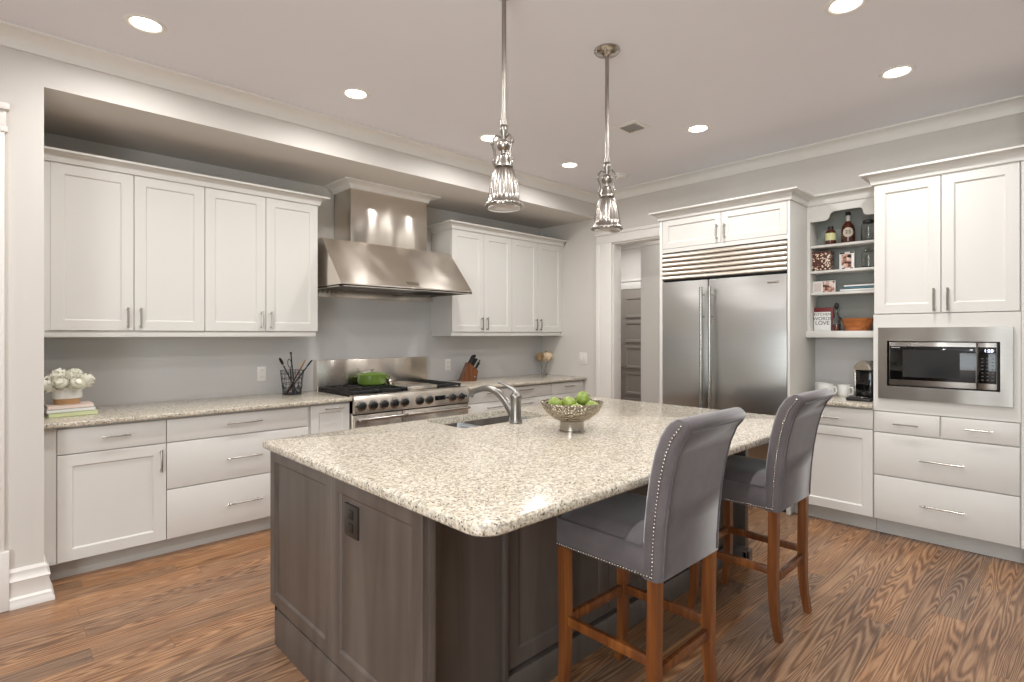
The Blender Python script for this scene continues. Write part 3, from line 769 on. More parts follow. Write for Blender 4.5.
# seating side: flat first bay, raised second bay, stiles, base
b = MB()
b.box(1.372, 1.395, SF-0.022, SF+0.015, 0.105, 0.868, 0.002); b.box(1.0, 3.32, SF-0.004, SF+0.015, 0.80, 0.868, 0.001)
b.box(LX+0.05, 1.372, SF-0.006, SF+0.015, 0.105, 0.80)
mkobj('face_frame', b, M['island'], isl)
for a0, a1 in ((1.40, 2.04), (2.045, 2.68), (2.685, 3.30)):
    mkobj('front_panel', MB().shaker(a0, a1, 0.125, 0.80, fy(SF-0.006), 0.06, 0.009, 0.02, 0.01), M['island'], isl)
b = MB(); b.prism([(0.014, 0), (0.014, 0.09), (0.004, 0.105), (-0.02, 0.108), (-0.02, 0)], LX+0.05, 3.30, lambda a, z, w: (w, SF-0.006-a, z)); mkobj('base_moulding', b, M['island'], isl)
# far end leg panel with flared foot
b = MB(); b.box(3.30, 3.345, 1.405, LY1, 0, 0.868, 0.002)
b.prism([(0.03, 0), (0.03, 0.085), (0.012, 0.11), (0, 0.112), (0, 0)], 1.385, 1.56, lambda a, z, w: (3.30-a, w, z))
b.box(3.27, 3.36, 1.385, 1.41, 0, 0.09, 0.004)
mkobj('leg_panel', b, M['island'], isl)
for y_ in (1.43, 1.54):
    pass
mkobj('outlet_plate', MB().box(LX-0.006+0.008, LX+0.011, 1.77, 1.868, 0.666, 0.782, 0.002), M['outletd'], isl, label='dark brown outlet plate with two sockets')
b = MB()
for z_ in (0.70, 0.747): b.box(LX-0.001, LX+0.004, 1.80, 1.838, z_-0.017, z_+0.017, 0.003)
mkobj('outlet_socket', b, M['black'], isl)

# sink
sk = thing('sink', 'undermount double bowl stainless sink in the island top', 'sink', (2.1, 2.4, 0.70))
def basin(x0, x1, y0, y1, zb, zt=0.869, r=0.05):
    t = bmesh.new(); R = []
    def rr(d, z, rad):
        pts = arc(x0+d+rad, y0+d+rad, rad, PI, 1.5*PI, 5)+arc(x1-d-rad, y0+d+rad, rad, 1.5*PI, 2*PI, 5)+arc(x1-d-rad, y1-d-rad, rad, 0, PI/2, 5)+arc(x0+d+rad, y1-d-rad, rad, PI/2, PI, 5)
        R.append([t.verts.new((a, b, z)) for a, b in pts])
    rr(-0.012, zt, r); rr(0, zt, r); rr(0.004, zb+0.05, r); rr(0.018, zb+0.012, r*0.9); rr(0.05, zb, r*0.6)
    for i in range(len(R)-1):
        n = len(R[0])
        for k in range(n): t.faces.new((R[i][k], R[i][(k+1) % n], R[i+1][(k+1) % n], R[i+1][k]))
    t.faces.new(R[-1]); bmesh.ops.recalc_face_normals(t, faces=t.faces)
    for fc in t.faces: fc.normal_flip()
    m_ = MB(); m_._merge(t); return m_
mkobj('basin', basin(SX0-0.005, 2.022, SY0-0.005, SY1+0.005, 0.75), M['chrome'], sk)
mkobj('basin', basin(2.036, SX1+0.005, SY0-0.005, SY1+0.005, 0.73), M['chrome'], sk)
mkobj('divider', MB().box(2.014, 2.044, SY0-0.005, SY1+0.005, 0.74, 0.858, 0.006), M['chrome'], sk)
for x_ in (1.895, 2.24): mkobj('drain', MB().lathe([(0, 0.004), (0.028, 0.004), (0.042, 0.006), (0.044, 0)], (x_, 2.40, 0.75 if x_ < 2 else 0.73)), M['steel'], sk)

# faucet
fc = thing('faucet', 'brushed nickel single lever kitchen faucet with arched spout', 'faucet', (2.089, 2.156, 0.908))
cx_, cy_ = 2.089, 2.156
mkobj('body', MB().lathe([(0.0, 0), (0.036, 0), (0.037, 0.006), (0.033, 0.014), (0.030, 0.03), (0.029, 0.10), (0.031, 0.135), (0.033, 0.14), (0.033, 0.150), (0.029, 0.156), (0.020, 0.164), (0.014, 0.172), (0.010, 0.182), (0, 0.184)], (cx_, cy_, 0.908)), M['faucet'], fc)
P = []; RR = []
for i in range(17):
    s_ = i/16
    # bezier from body low side up and over toward the basin
    p0, p1, p2, p3 = Vector((cx_, cy_+0.008, 0.935)), Vector((cx_-0.005, cy_+0.11, 1.075)), Vector((cx_-0.02, cy_+0.19, 1.125)), Vector((cx_-0.035, cy_+0.335, 1.052))
    q = p0*(1-s_)**3 + p1*3*s_*(1-s_)**2 + p2*3*s_*s_*(1-s_) + p3*s_**3
    P.append(q); RR.append(0.024-0.009*s_)
P.append(P[-1]+Vector((-0.002, 0.012, -0.02))); RR.append(0.017)
mkobj('spout', MB().tube(P, RR, 16), M['faucet'], fc)
mkobj('lever', MB().tube([(cx_, cy_, 1.085), (cx_-0.02, cy_+0.025, 1.105), (cx_-0.04, cy_+0.06, 1.125), (cx_-0.055, cy_+0.085, 1.132)], [0.012, 0.011, 0.009, 0.008], 12), M['faucet'], fc)

# ------------------------------------------------------------------ range hood
hx0, hx1 = 1.944, 3.252
hd = thing('range_hood', 'brushed stainless range hood with slanted canopy and boxed chimney', 'range hood', (2.6, 4.6, 1.70))
b = MB(); 
# hollow canopy: outer skin as prism minus underside -> walls
def wedge(x0, x1):
    return [(WB-0.013, 1.78), (3.95, 1.78), (3.95, 1.80), (4.29, 2.19), (WB-0.013, 2.19)]
t = bmesh.new()
prof = wedge(0, 0)
A = [t.verts.new((hx0, y, z)) for y, z in prof]; B_ = [t.verts.new((hx1, y, z)) for y, z in prof]
for i in range(1, 4): t.faces.new((A[i], A[i+1], B_[i+1], B_[i]))
t.faces.new((A[4], A[0], B_[0], B_[4])); t.faces.new(A[::-1]); t.faces.new(B_)
bmesh.ops.recalc_face_normals(t, faces=t.faces)
b._merge(t)
# rim around the opening underneath
b.box(hx0, hx1, 3.95, 3.985, 1.775, 1.79); b.box(hx0, hx0+0.02, 3.95, WB-0.02, 1.775, 1.79); b.box(hx1-0.02, hx1, 3.95, WB-0.02, 1.775, 1.79)
mkobj('canopy', b, M['steel_y'], hd, ang=20)
b = MB(); b.box(2.204, 2.984, 4.30, WB-0.013, 2.188, 2.668, 0.002); mkobj('chimney', b, M['steel_y'], hd)
b = MB(); b.box(hx0+0.02, hx1-0.02, 4.0, WB-0.02, 1.806, 1.812); mkobj('inner_liner', b, M['dark'], hd)
# baffle filters : three panels of slanted slats
for k in range(3):
    b = MB(); x0 = hx0+0.03+k*0.416
    if k == 2:
        b.box(x0, x0+0.40, 3.99, 4.58, 1.796, 1.80); mkobj('filter_panel', b, M['dark'], hd)
    else:
        for i in range(10):
            xx = x0+i*0.0415; b.box(xx, xx+0.019, 3.99, 4.58, 1.783, 1.790)
        b.box(x0-0.005, x0+0.41, 3.988, 3.998, 1.784, 1.796); b.box(x0-0.005, x0+0.41, 4.57, 4.585, 1.784, 1.796)
        mkobj('filter_panel', b, M['steel'], hd)
mkobj('backplate', MB().box(hx0+0.02, hx1-0.01, WB-0.06, WB-0.013, 1.725, 1.78, 0.002), M['steel_y'], hd)
b = MB()
sl = (2.19-1.80)/(4.29-3.95)
for i in range(1):
    yy = 3.95+0.035/sl; 
    t = bmesh.new(); vs = [t.verts.new((x, 3.95+(z-1.80)/sl-0.003, z)) for x, z in ((2.56, 1.825), (2.68, 1.825), (2.68, 1.848), (2.56, 1.848))]; 
    vs2 = [t.verts.new((v.co.x, v.co.y+0.004, v.co.z)) for v in vs]; t.faces.new(vs); 
    for k in range(4): t.faces.new((vs[k], vs[(k+1) % 4], vs2[(k+1) % 4], vs2[k]))
    bmesh.ops.recalc_face_normals(t, faces=t.faces); b._merge(t)
mkobj('badge', b, M['nickel'], hd)
struct('trim_14', MB().sweep([(2.204, WB-0.013), (2.204, 4.30), (2.984, 4.30), (2.984, WB-0.013)], CR(2.645, 2.705, 0.095), -1), M['trim'])

# ------------------------------------------------------------------ range
RX0, RX1 = 2.018, 3.155
rg = thing('range', 'wide stainless range with black knobs, iron grates and steel backguard', 'range', (2.59, 4.2, 0))
b = MB(); b.box(RX0, RX1, 3.905, WB-0.03, 0.06, 0.905); mkobj('body', b, M['steel_y'], rg)
b = MB(); b.prism([(3.872, 0.775), (3.872, 0.880), (3.885, 0.912), (3.905, 0.918), (3.96, 0.918), (3.96, 0.775)], RX0, RX1, lambda a, z, w: (w, a, z), 0.003)
mkobj('control_panel', b, M['steel_y'], rg)
mkobj('backguard', MB().box(RX0-0.004, RX1+0.003, 4.545, WB-0.013, 0.90, 1.172, 0.004), M['steel_y'], rg)
mkobj('cooktop', MB().box(RX0+0.01, RX1-0.01, 3.96, 4.545, 0.905, 0.916), M['dark'], rg)
knx = [2.078, 2.178, 2.275, 2.373, 2.469, 2.617, 2.714, 2.962, 3.058]
for x_ in knx:
    m_ = MB()
    prof = [(0.0, 0.0), (0.030, 0.0), (0.030, 0.008), (0.026, 0.012), (0.023, 0.016), (0.021, 0.036), (0.018, 0.040), (0, 0.041)]
    t = bmesh.new(); m2 = MB(); m2.lathe(prof, (0, 0, 0), 20)
    m2.box(-0.005, 0.005, -0.022, 0.022, 0.036, 0.048, 0.002)
    bmesh.ops.transform(m2.bm, matrix=Matrix.Translation((x_, 3.872, 0.838)) @ Matrix.Rotation(PI/2, 4, 'X'), verts=m2.bm.verts)
    kb = mkobj('knob', m2, M['black'], rg)
    m3 = MB(); m3.lathe([(0.030, -0.001), (0.044, 0.0), (0.042, 0.006), (0.030, 0.009)], (0, 0, 0), 24)
    bmesh.ops.transform(m3.bm, matrix=Matrix.Translation((x_, 3.872, 0.838)) @ Matrix.Rotation(PI/2, 4, 'X'), verts=m3.bm.verts)
    mkobj('bezel', m3, M['steel'], kb, label='steel ring behind the black knob')
mkobj('clock_panel', MB().box(2.775, 2.885, 3.868, 3.874, 0.822, 0.862, 0.002), M['blackgl'], rg)
b = MB()
for x_ in (2.035, 2.905, 3.115): b.lathe([(0, 0), (0.009, 0), (0.009, 0.01), (0, 0.012)], (0, 0, 0), 12) if False else b.tube([(x_, 3.873, 0.838), (x_, 3.860, 0.838)], 0.008, 10)
mkobj('indicator', b, M['black'], rg)
# oven doors
for x0, x1, nm in ((RX0+0.004, 2.443, 'left'), (2.452, RX1-0.004, 'right')):
    od = mkobj('oven_door', MB().box(x0, x1, 3.880, 3.905, 0.22, 0.765, 0.004), M['steel_y'], rg)
    m_ = MB(); m_.tube([(x0+0.02, 3.832, 0.735), (x1-0.02, 3.832, 0.735)], 0.0125, 14)
    for xx in (x0+0.04, x1-0.04): m_.box(xx-0.01, xx+0.01, 3.832, 3.882, 0.727, 0.743, 0.003)
    mkobj('handle', m_, M['steel'], od)
    mkobj('oven_window', MB().box(x0+0.07, x1-0.07, 3.877, 3.884, 0.36, 0.62, 0.002), M['blackgl'], od)
mkobj('gap_strip', MB().box(RX0, RX1, 3.890, 3.91, 0.764, 0.777), M['dark'], rg)
# grates: three cast-iron sections (left two burner columns, far right one), griddle between
def grate(x0, x1):
    b = MB(); z0, z1 = 0.93, 0.946
    for yy in (3.975, 4.25, 4.53): b.box(x0, x1, yy-0.007, yy+0.007, z0, z1, 0.002, 1)
    for xx in (x0+0.007, (x0+x1)/2, x1-0.007): b.box(xx-0.007, xx+0.007, 3.975, 4.53, z0, z1, 0.002, 1)
    for cy in (4.11, 4.39):
        for xx in ((x0*3+x1)/4, (x0+3*x1)/4): b.box(xx-0.005, xx+0.005, cy-0.13, cy+0.13, z0, z1, 0.002, 1)
        b.lathe([(0.0, 0.0), (0.05, 0.0), (0.05, 0.012), (0.035, 0.018), (0.0, 0.018)], ((x0+x1)/2, cy, 0.916), 20)
    for xx in (x0+0.01, x1-0.01):
        for yy in (3.98, 4.52): b.box(xx-0.007, xx+0.007, yy-0.007, yy+0.007, 0.916, 0.932)
    return b
for a0, a1 in ((2.04, 2.29), (2.30, 2.545), (2.875, 3.135)): mkobj('grate', grate(a0, a1), M['black'], rg)
mkobj('griddle_cover', MB().box(2.555, 2.865, 3.965, 4.50, 0.917, 0.950, 0.006), M['steel_y'], rg)

t = thing('dutch_oven', 'round green enamel pot with lid on the left grates of the range', 'pot', (2.46, 4.40, 0.946))
c_ = (2.455, 4.39, 0.946)
mkobj('pot_body', MB().lathe([(0, 0.0), (0.11, 0.0), (0.124, 0.012), (0.129, 0.035), (0.130, 0.085), (0.127, 0.086), (0.124, 0.03), (0, 0.012)], c_, 40), M['green'], t)
mkobj('lid', MB().lathe([(0.133, 0.084), (0.134, 0.092), (0.124, 0.100), (0.085, 0.113), (0.04, 0.119), (0, 0.120)], c_, 40), M['green'], t)
mkobj('lid_knob', MB().lathe([(0, 0.118), (0.008, 0.120), (0.009, 0.130), (0.021, 0.136), (0.021, 0.143), (0, 0.147)], c_, 20), M['steel'], t)
for q in (-1, 1):
    m_ = MB(); ax = Vector((0.72, -0.69, 0)); pr = Vector((0.69, 0.72, 0))
    cc = Vector(c_)+Vector((0, 0, 0.072))
    m_.tube([cc+ax*q*0.125-pr*0.035, cc+ax*q*0.150-pr*0.028, cc+ax*q*0.158, cc+ax*q*0.150+pr*0.028, cc+ax*q*0.125+pr*0.035], 0.0075, 8)
    mkobj('handle', m_, M['green'], t)
t = thing('steel_shaker', 'small round shiny steel pot standing by the griddle, right of the green pot', 'container', (2.60, 4.33, 0.950))
mkobj('body', MB().lathe([(0, 0), (0.026, 0), (0.036, 0.015), (0.038, 0.03), (0.03, 0.046), (0, 0.05)], (2.60, 4.32, 0.950), 24), M['nickel'], t)
mkobj('knob', MB().ball((2.60, 4.32, 1.004), 0.008, 10), M['nickel'], t)
# ------------------------------------------------------------------ refrigerator and its surround
FXX = 4.457
fr = thing('refrigerator', 'built-in stainless side by side refrigerator with louvred top grille', 'refrigerator', (4.7, 2.12, 0))
b = MB(); b.box(FXX+0.03, WX-0.01, 1.575, 2.660, 0.10, 2.13); mkobj('body', b, M['dark'], fr)
f = fxn(FXX)
d = mkobj('door', MB().box(FXX, FXX+0.03, 2.223, 2.660, 0.12, 1.872, 0.004), M['steel_x'], fr)
def fhandle(y_, par):
    m_ = MB(); m_.tube([(FXX-0.055, y_, 0.55), (FXX-0.055, y_, 1.805)], 0.014, 14)
    for z_ in (0.63, 1.55, 1.74): m_.tube([(FXX-0.055, y_, z_), (FXX+0.002, y_, z_)], 0.008, 10)
    mkobj('handle', m_, M['steel'], par)
fhandle(2.256, d)
d2 = mkobj('door', MB().box(FXX, FXX+0.03, 1.577, 2.215, 0.12, 1.872, 0.004), M['steel_x'], fr); fhandle(2.178, d2)
mkobj('badge', MB().box(FXX-0.003, FXX+0.002, 1.632, 1.722, 1.803, 1.818, 0.001), M['nickel'], fr)
gr = mkobj('grille_frame', MB().box(FXX+0.012, FXX+0.03, 1.575, 2.660, 1.884, 2.140), M['dark'], fr)
for i in range(6):
    z_ = 1.893+i*0.0405
    m_ = MB().prism([(0.020, 0.0), (0.002, 0.001), (-0.006, 0.006), (-0.007, 0.014), (0.0, 0.028), (0.011, 0.0375), (0.024, 0.038)], 1.577, 2.658, lambda a, z, w, z_=z_: (FXX+a, w, z_+z), 0)
    mkobj('louvre', m_, M['louvre'], gr)
mkobj('toe_grille', MB().box(FXX+0.04, FXX+0.06, 1.575, 2.66, 0.0, 0.11), M['dark'], fr)
# surround: side panels, over-cabinet
fs = thing('refrigerator_cabinet', 'white cabinet surround with two small doors above the refrigerator', 'cabinet', (4.7, 2.12, 0.0))
b = MB()
b.box(FXX, 5.05, 1.553, 1.572, 0, 2.44, 0.001); b.box(FXX, WX, 2.662, 2.690, 0, 2.44, 0.001)
b.box(FXX+0.022, WX-0.005, 1.572, 2.662, 2.141, 2.44)
b.box(FXX+0.003, FXX+0.021, 1.572, 2.662, 2.141, 2.176)
b.box(FXX-0.012, FXX+0.02, 1.546, 1.578, 0, 0.12, 0.004)
mkobj('body', b, M['cab'], fs)
for a0, a1, hy in ((2.104, 2.660, 2.137), (1.573, 2.104, 2.070)):
    d = mkobj('door', MB().shaker(a0+G, a1-G, 2.178, 2.437, f, 0.052, 0.010), M['cab'], fs); pull(f, hy, 2.27, 0.125, False, d, 0.026, 0.0056)
# crown across the three right-hand units
struct('trim_15', MB().sweep([(WX, 2.690), (FXX, 2.690), (FXX, 1.553), (4.83, 1.553), (4.83, 1.002), (FXX, 1.002), (FXX, 0.2)], CR(2.44, 2.515, 0.072), -1), M['cab'])

# open shelf unit
SXX = 4.83
su = thing('open_shelf_unit', 'white open shelf unit with scalloped valance between refrigerator and tall cabinet', 'shelf unit', (4.9, 1.28, 1.37))
b = MB(); b.box(5.025, 5.045, 1.004, 1.552, 1.37, 2.44); mkobj('back_panel', b, M['shelf_in'], su)
b = MB(); b.box(SXX, 5.03, 1.528, 1.552, 1.372, 2.44, 0.001); b.box(SXX, 5.03, 1.004, 1.020, 1.372, 2.44, 0.001)
b.box(SXX, 5.03, 1.02, 1.53, 2.42, 2.44); mkobj('side_panel', b, M['cab'], su)
for z_ in (2.100, 1.893, 1.716): mkobj('shelf', MB().box(SXX+0.012, 5.03, 1.02, 1.528, z_, z_+0.020, 0.003), M['cab'], su)
b = MB(); b.box(SXX-0.03, 5.03, 1.004, 1.552, 1.372, 1.425, 0.004); mkobj('bottom_shelf', b, M['cab'], su)
va = [(1.552, 2.44), (1.552, 2.311), (1.425, 2.311)]
for i in range(1, 7):
    a = PI/2*i/7; va.append((1.425-0.042*math.sin(a)*0.9, 2.311+0.0305*(1-math.cos(a))*1.0))
for i in range(0, 7):
    a = PI/2*i/6; va.append((1.385-0.045*(1-math.cos(a)), 2.345+0.033*math.sin(a)))
va += [(1.19, 2.379)]
for i in range(1, 7):
    a = PI/2*i/6; va.append((1.19-0.035*math.sin(a), 2.379-0.030*(1-math.cos(a))))
for i in range(1, 6):
    a = PI/2*i/5; va.append((1.155-0.03*(1-math.cos(a)), 2.349-0.036*math.sin(a)))
va += [(1.004, 2.311), (1.004, 2.44)]
vc = []
for a, b2 in va[1:-1]:
    if not vc or a < vc[-1][0]-1e-5: vc.append((a, b2))
t = bmesh.new(); X_ = SXX-0.001
V4 = [[t.verts.new(p) for p in ((X_, a, 2.44), (X_, a, b2), (X_+0.018, a, b2), (X_+0.018, a, 2.44))] for a, b2 in vc]
for i in range(len(V4)-1):
    for k in range(4): t.faces.new((V4[i][k], V4[i][(k+1) % 4], V4[i+1][(k+1) % 4], V4[i+1][k]))
t.faces.new(V4[0]); t.faces.new(V4[-1][::-1]); bmesh.ops.recalc_face_normals(t, faces=t.faces)
b = MB(); b._merge(t); mkobj('valance', b, M['cab'], su)

# nook base cabinet
nb = thing('base_cabinet', 'white base cabinet with one drawer over a framed door, under the coffee nook', 'cabinet', (4.7, 1.28, 0))
b = MB(); b.box(FXX+0.022, 5.03, 1.004, 1.551, 0.114, 0.878); mkobj('body', b, M['cab'], nb)
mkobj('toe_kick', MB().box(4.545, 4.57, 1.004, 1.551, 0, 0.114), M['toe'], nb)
d = slab(nb, f, 1.006, 1.549, 0.732, 0.866); pull(f, 1.277, 0.79, 0.13, True, d)
d = mkobj('door', MB().shaker(1.006, 1.549, 0.116, 0.724, f, 0.062, 0.010), M['cab'], nb); pull(f, 1.515, 0.62, 0.13, False, d)

# tall microwave cabinet
tc_ = thing('tall_cabinet', 'tall white cabinet holding the microwave, doors above and drawers below', 'cabinet', (4.7, 0.62, 0))
b = MB()
b.box(FXX+0.031, 5.03, 0.984, 1.0015, 0.114, 2.44); b.box(FXX+0.031, 5.03, 0.205, 0.247, 0.114, 2.44)
b.box(FXX+0.022, 5.03, 0.247, 1.0, 1.537, 2.44); b.box(FXX+0.022, 5.03, 0.247, 1.0, 0.114, 0.866)
b.box(FXX, FXX+0.03, 0.205, 0.245, 0.114, 2.44); b.box(5.0, 5.03, 0.247, 0.984, 0.94, 1.46)
mkobj('body', b, M['cab'], tc_)
b = MB()
b.box(FXX, FXX+0.03, 0.247, 1.002, 1.44, 1.535); b.box(FXX, FXX+0.03, 0.247, 1.002, 0.868, 0.962)
b.box(FXX, FXX+0.03, 0.966, 1.002, 0.962, 1.44); b.box(FXX, FXX+0.03, 0.247, 0.283, 0.962, 1.44)
mkobj('microwave_surround', b, M['cab'], tc_)
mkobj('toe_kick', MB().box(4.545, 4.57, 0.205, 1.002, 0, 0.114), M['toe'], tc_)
for a0, a1, hy in ((0.627, 1.000, 0.662), (0.250, 0.627, 0.590)):
    d = mkobj('door', MB().shaker(a0+G, a1-G, 1.540, 2.436, f, 0.062, 0.010), M['cab'], tc_); pull(f, hy, 1.625, 0.145, False, d, 0.026, 0.0058)
for a0, a1, z0, z1, hy, hz, L_ in ((0.632, 1.0, 0.722, 0.862, 0.813, 0.787, 0.14), (0.250, 0.628, 0.722, 0.862, 0.437, 0.797, 0.13),
                              (0.250, 1.0, 0.425, 0.716, 0.622, 0.560, 0.23), (0.250, 1.0, 0.116, 0.419, 0.620, 0.262, 0.23)):
    d = slab(tc_, f, a0+G, a1-G, z0, z1); pull(f, hy, hz, L_, True, d)

# microwave
mw = thing('microwave', 'built-in stainless microwave with black glass door and wide trim frame', 'microwave', (4.6, 0.62, 0.96))
X0 = FXX-0.022
b = MB()
for y0, y1, z0, z1 in ((0.281, 0.970, 1.352, 1.444), (0.281, 0.970, 0.958, 1.046), (0.918, 0.970, 1.046, 1.352), (0.281, 0.338, 1.046, 1.352)):
    b.box(X0, FXX-0.001, y0, y1, z0, z1, 0.0)
mkobj('trim_frame', b, M['steel_m'], mw, ang=20)
b = MB(); b.box(X0+0.03, 4.95, 0.345, 0.912, 1.055, 1.345); mkobj('body', b, M['dark'], mw)
X1 = X0+0.008
dd = mkobj('door', MB().box(X1, X1+0.025, 0.449, 0.906, 1.054, 1.346, 0.002), M['steel_m'], mw)
mkobj('door_window', MB().box(X1-0.003, X1+0.004, 0.452, 0.903, 1.092, 1.318, 0.001), M['blackgl'], dd)
mkobj('window_screen', MB().box(X1-0.0036, X1, 0.53, 0.83, 1.112, 1.295, 0.0), simple('grey_door_mesh', srgb(42, 43, 44), 0.12), dd)
cp = mkobj('control_panel', MB().box(X1, X1+0.025, 0.352, 0.445, 1.054, 1.346, 0.002), M['steel_m'], mw)
mkobj('control_glass', MB().box(X1-0.003, X1+0.004, 0.355, 0.442, 1.092, 1.318, 0.001), M['blackgl'], cp)
text_mesh('clock', '1:28', 0.026, M['display'], FX(X1-0.0040, 0.392, 1.295), cp)
b = MB()
for r_ in range(7):
    for c2 in range(3): b.box(X1-0.0036, X1-0.003, 0.374+c2*0.024-0.006, 0.374+c2*0.024+0.004, 1.112+r_*0.022, 1.117+r_*0.022)
mkobj('buttons', b, simple('faint_button_print', srgb(80, 82, 84), 0.4), cp)
mkobj('brand_strip', MB().box(X1-0.0036, X1-0.003, 0.845, 0.893, 1.306, 1.311), M['cloud'], dd)

# ------------------------------------------------------------------ pendants
def pendant(x, y, label):
    t = thing('pendant_lamp', label, 'pendant lamp', (x, y, 1.955), 'nickel pendant lamps over the island', local=True)
    z0 = 1.955
    OFF[t.name] = Vector((0, 0, z0)); 
    mkobj('canopy', MB().lathe([(0.0, ZC), (0.070, ZC), (0.071, ZC-0.008), (0.062, ZC-0.018), (0.045, ZC-0.024), (0.024, ZC-0.030), (0.014, ZC-0.042), (0, ZC-0.044)], (0, 0, 0), 32), M['nickel'], t)
    mkobj('rod', MB().tube([(0, 0, ZC-0.03), (0, 0, 2.60)], 0.0105, 12).tube([(0, 0, 2.60), (0, 0, 2.33)], 0.0105, 12).lathe([(0.009, 2.36), (0.016, 2.358), (0.016, 2.335), (0.009, 2.33)], (0, 0, 0), 16), M['pmetal'], t)
    mkobj('socket_cup', MB().lathe([(0, 2.3357), (0.012, 2.3344), (0.018, 2.3236), (0.018, 2.3047), (0.013, 2.2952), (0.013, 2.2682), (0.028, 2.2561), (0.032, 2.2412), (0.027, 2.2264), (0.016, 2.2183), (0.016, 2.2048), (0.030, 2.1940), (0.033, 2.1738), (0.040, 2.1602), (0.042, 2.1467), (0.030, 2.1400)], (0, 0, 0), 28), M['pmetal'], t)
    b = MB()
    for k in range(3):
        a = 2*PI*k/3+0.5; c, s = math.cos(a), math.sin(a)
        pts = [(r_*c, r_*s, z_) for r_, z_ in ((0.014, 2.2818), (0.034, 2.2858), (0.050, 2.2682), (0.052, 2.2412), (0.044, 2.2183), (0.042, 2.1913), (0.050, 2.1670), (0.040, 2.1481))]
        b.tube(pts, 0.0055, 8)
        b.ball((0.054*c, 0.054*s, 2.2507), 0.010, 10); b.ball((0.050*c, 0.050*s, 2.1738), 0.008, 10)
    mkobj('yoke', b, M['pmetal'], t)
    mkobj('shade', MB().lathe([(0.030, 2.145), (0.038, 2.140), (0.046, 2.125), (0.056, 2.095), (0.063, 2.060), (0.068, 2.020), (0.071, 1.990), (0.080, 1.984), (0.083, 1.976), (0.081, 1.968), (0.074, 1.966), (0.069, 1.986), (0.061, 2.06), (0.044, 2.12), (0.028, 2.135)], (0, 0, 0), 120, 15, 0.04), M['pmetal'], t, ang=60)
    mkobj('glass_lens', MB().lathe([(0.074, 1.970), (0.070, 1.960), (0.05, 1.955), (0.0, 1.953)], (0, 0, 0), 48, 24, 0.03), M['frost'], t)
    b = MB()
    for k in range(6):
        a = 2*PI*k/6+0.3; b.ball((0.083*math.cos(a), 0.083*math.sin(a), 1.977), 0.005, 8)
    mkobj('rim_screws', b, M['nickel'], t)
    t.location = (x, y, z0); return t
M['frost'] = simple('ribbed_lens_glass', srgb(200, 198, 192), 0.15, 0, trans=0.6, var=0.02)
p1 = pendant(1.655, 1.785, 'polished nickel hanging lamp nearer the camera, its ceiling mount out of view')
bpy.context.view_layer.update(); index_kids()
copy_thing(p1, (2.422, 1.785, 1.955), 'polished nickel hanging lamp farther away, its round ceiling mount in view')

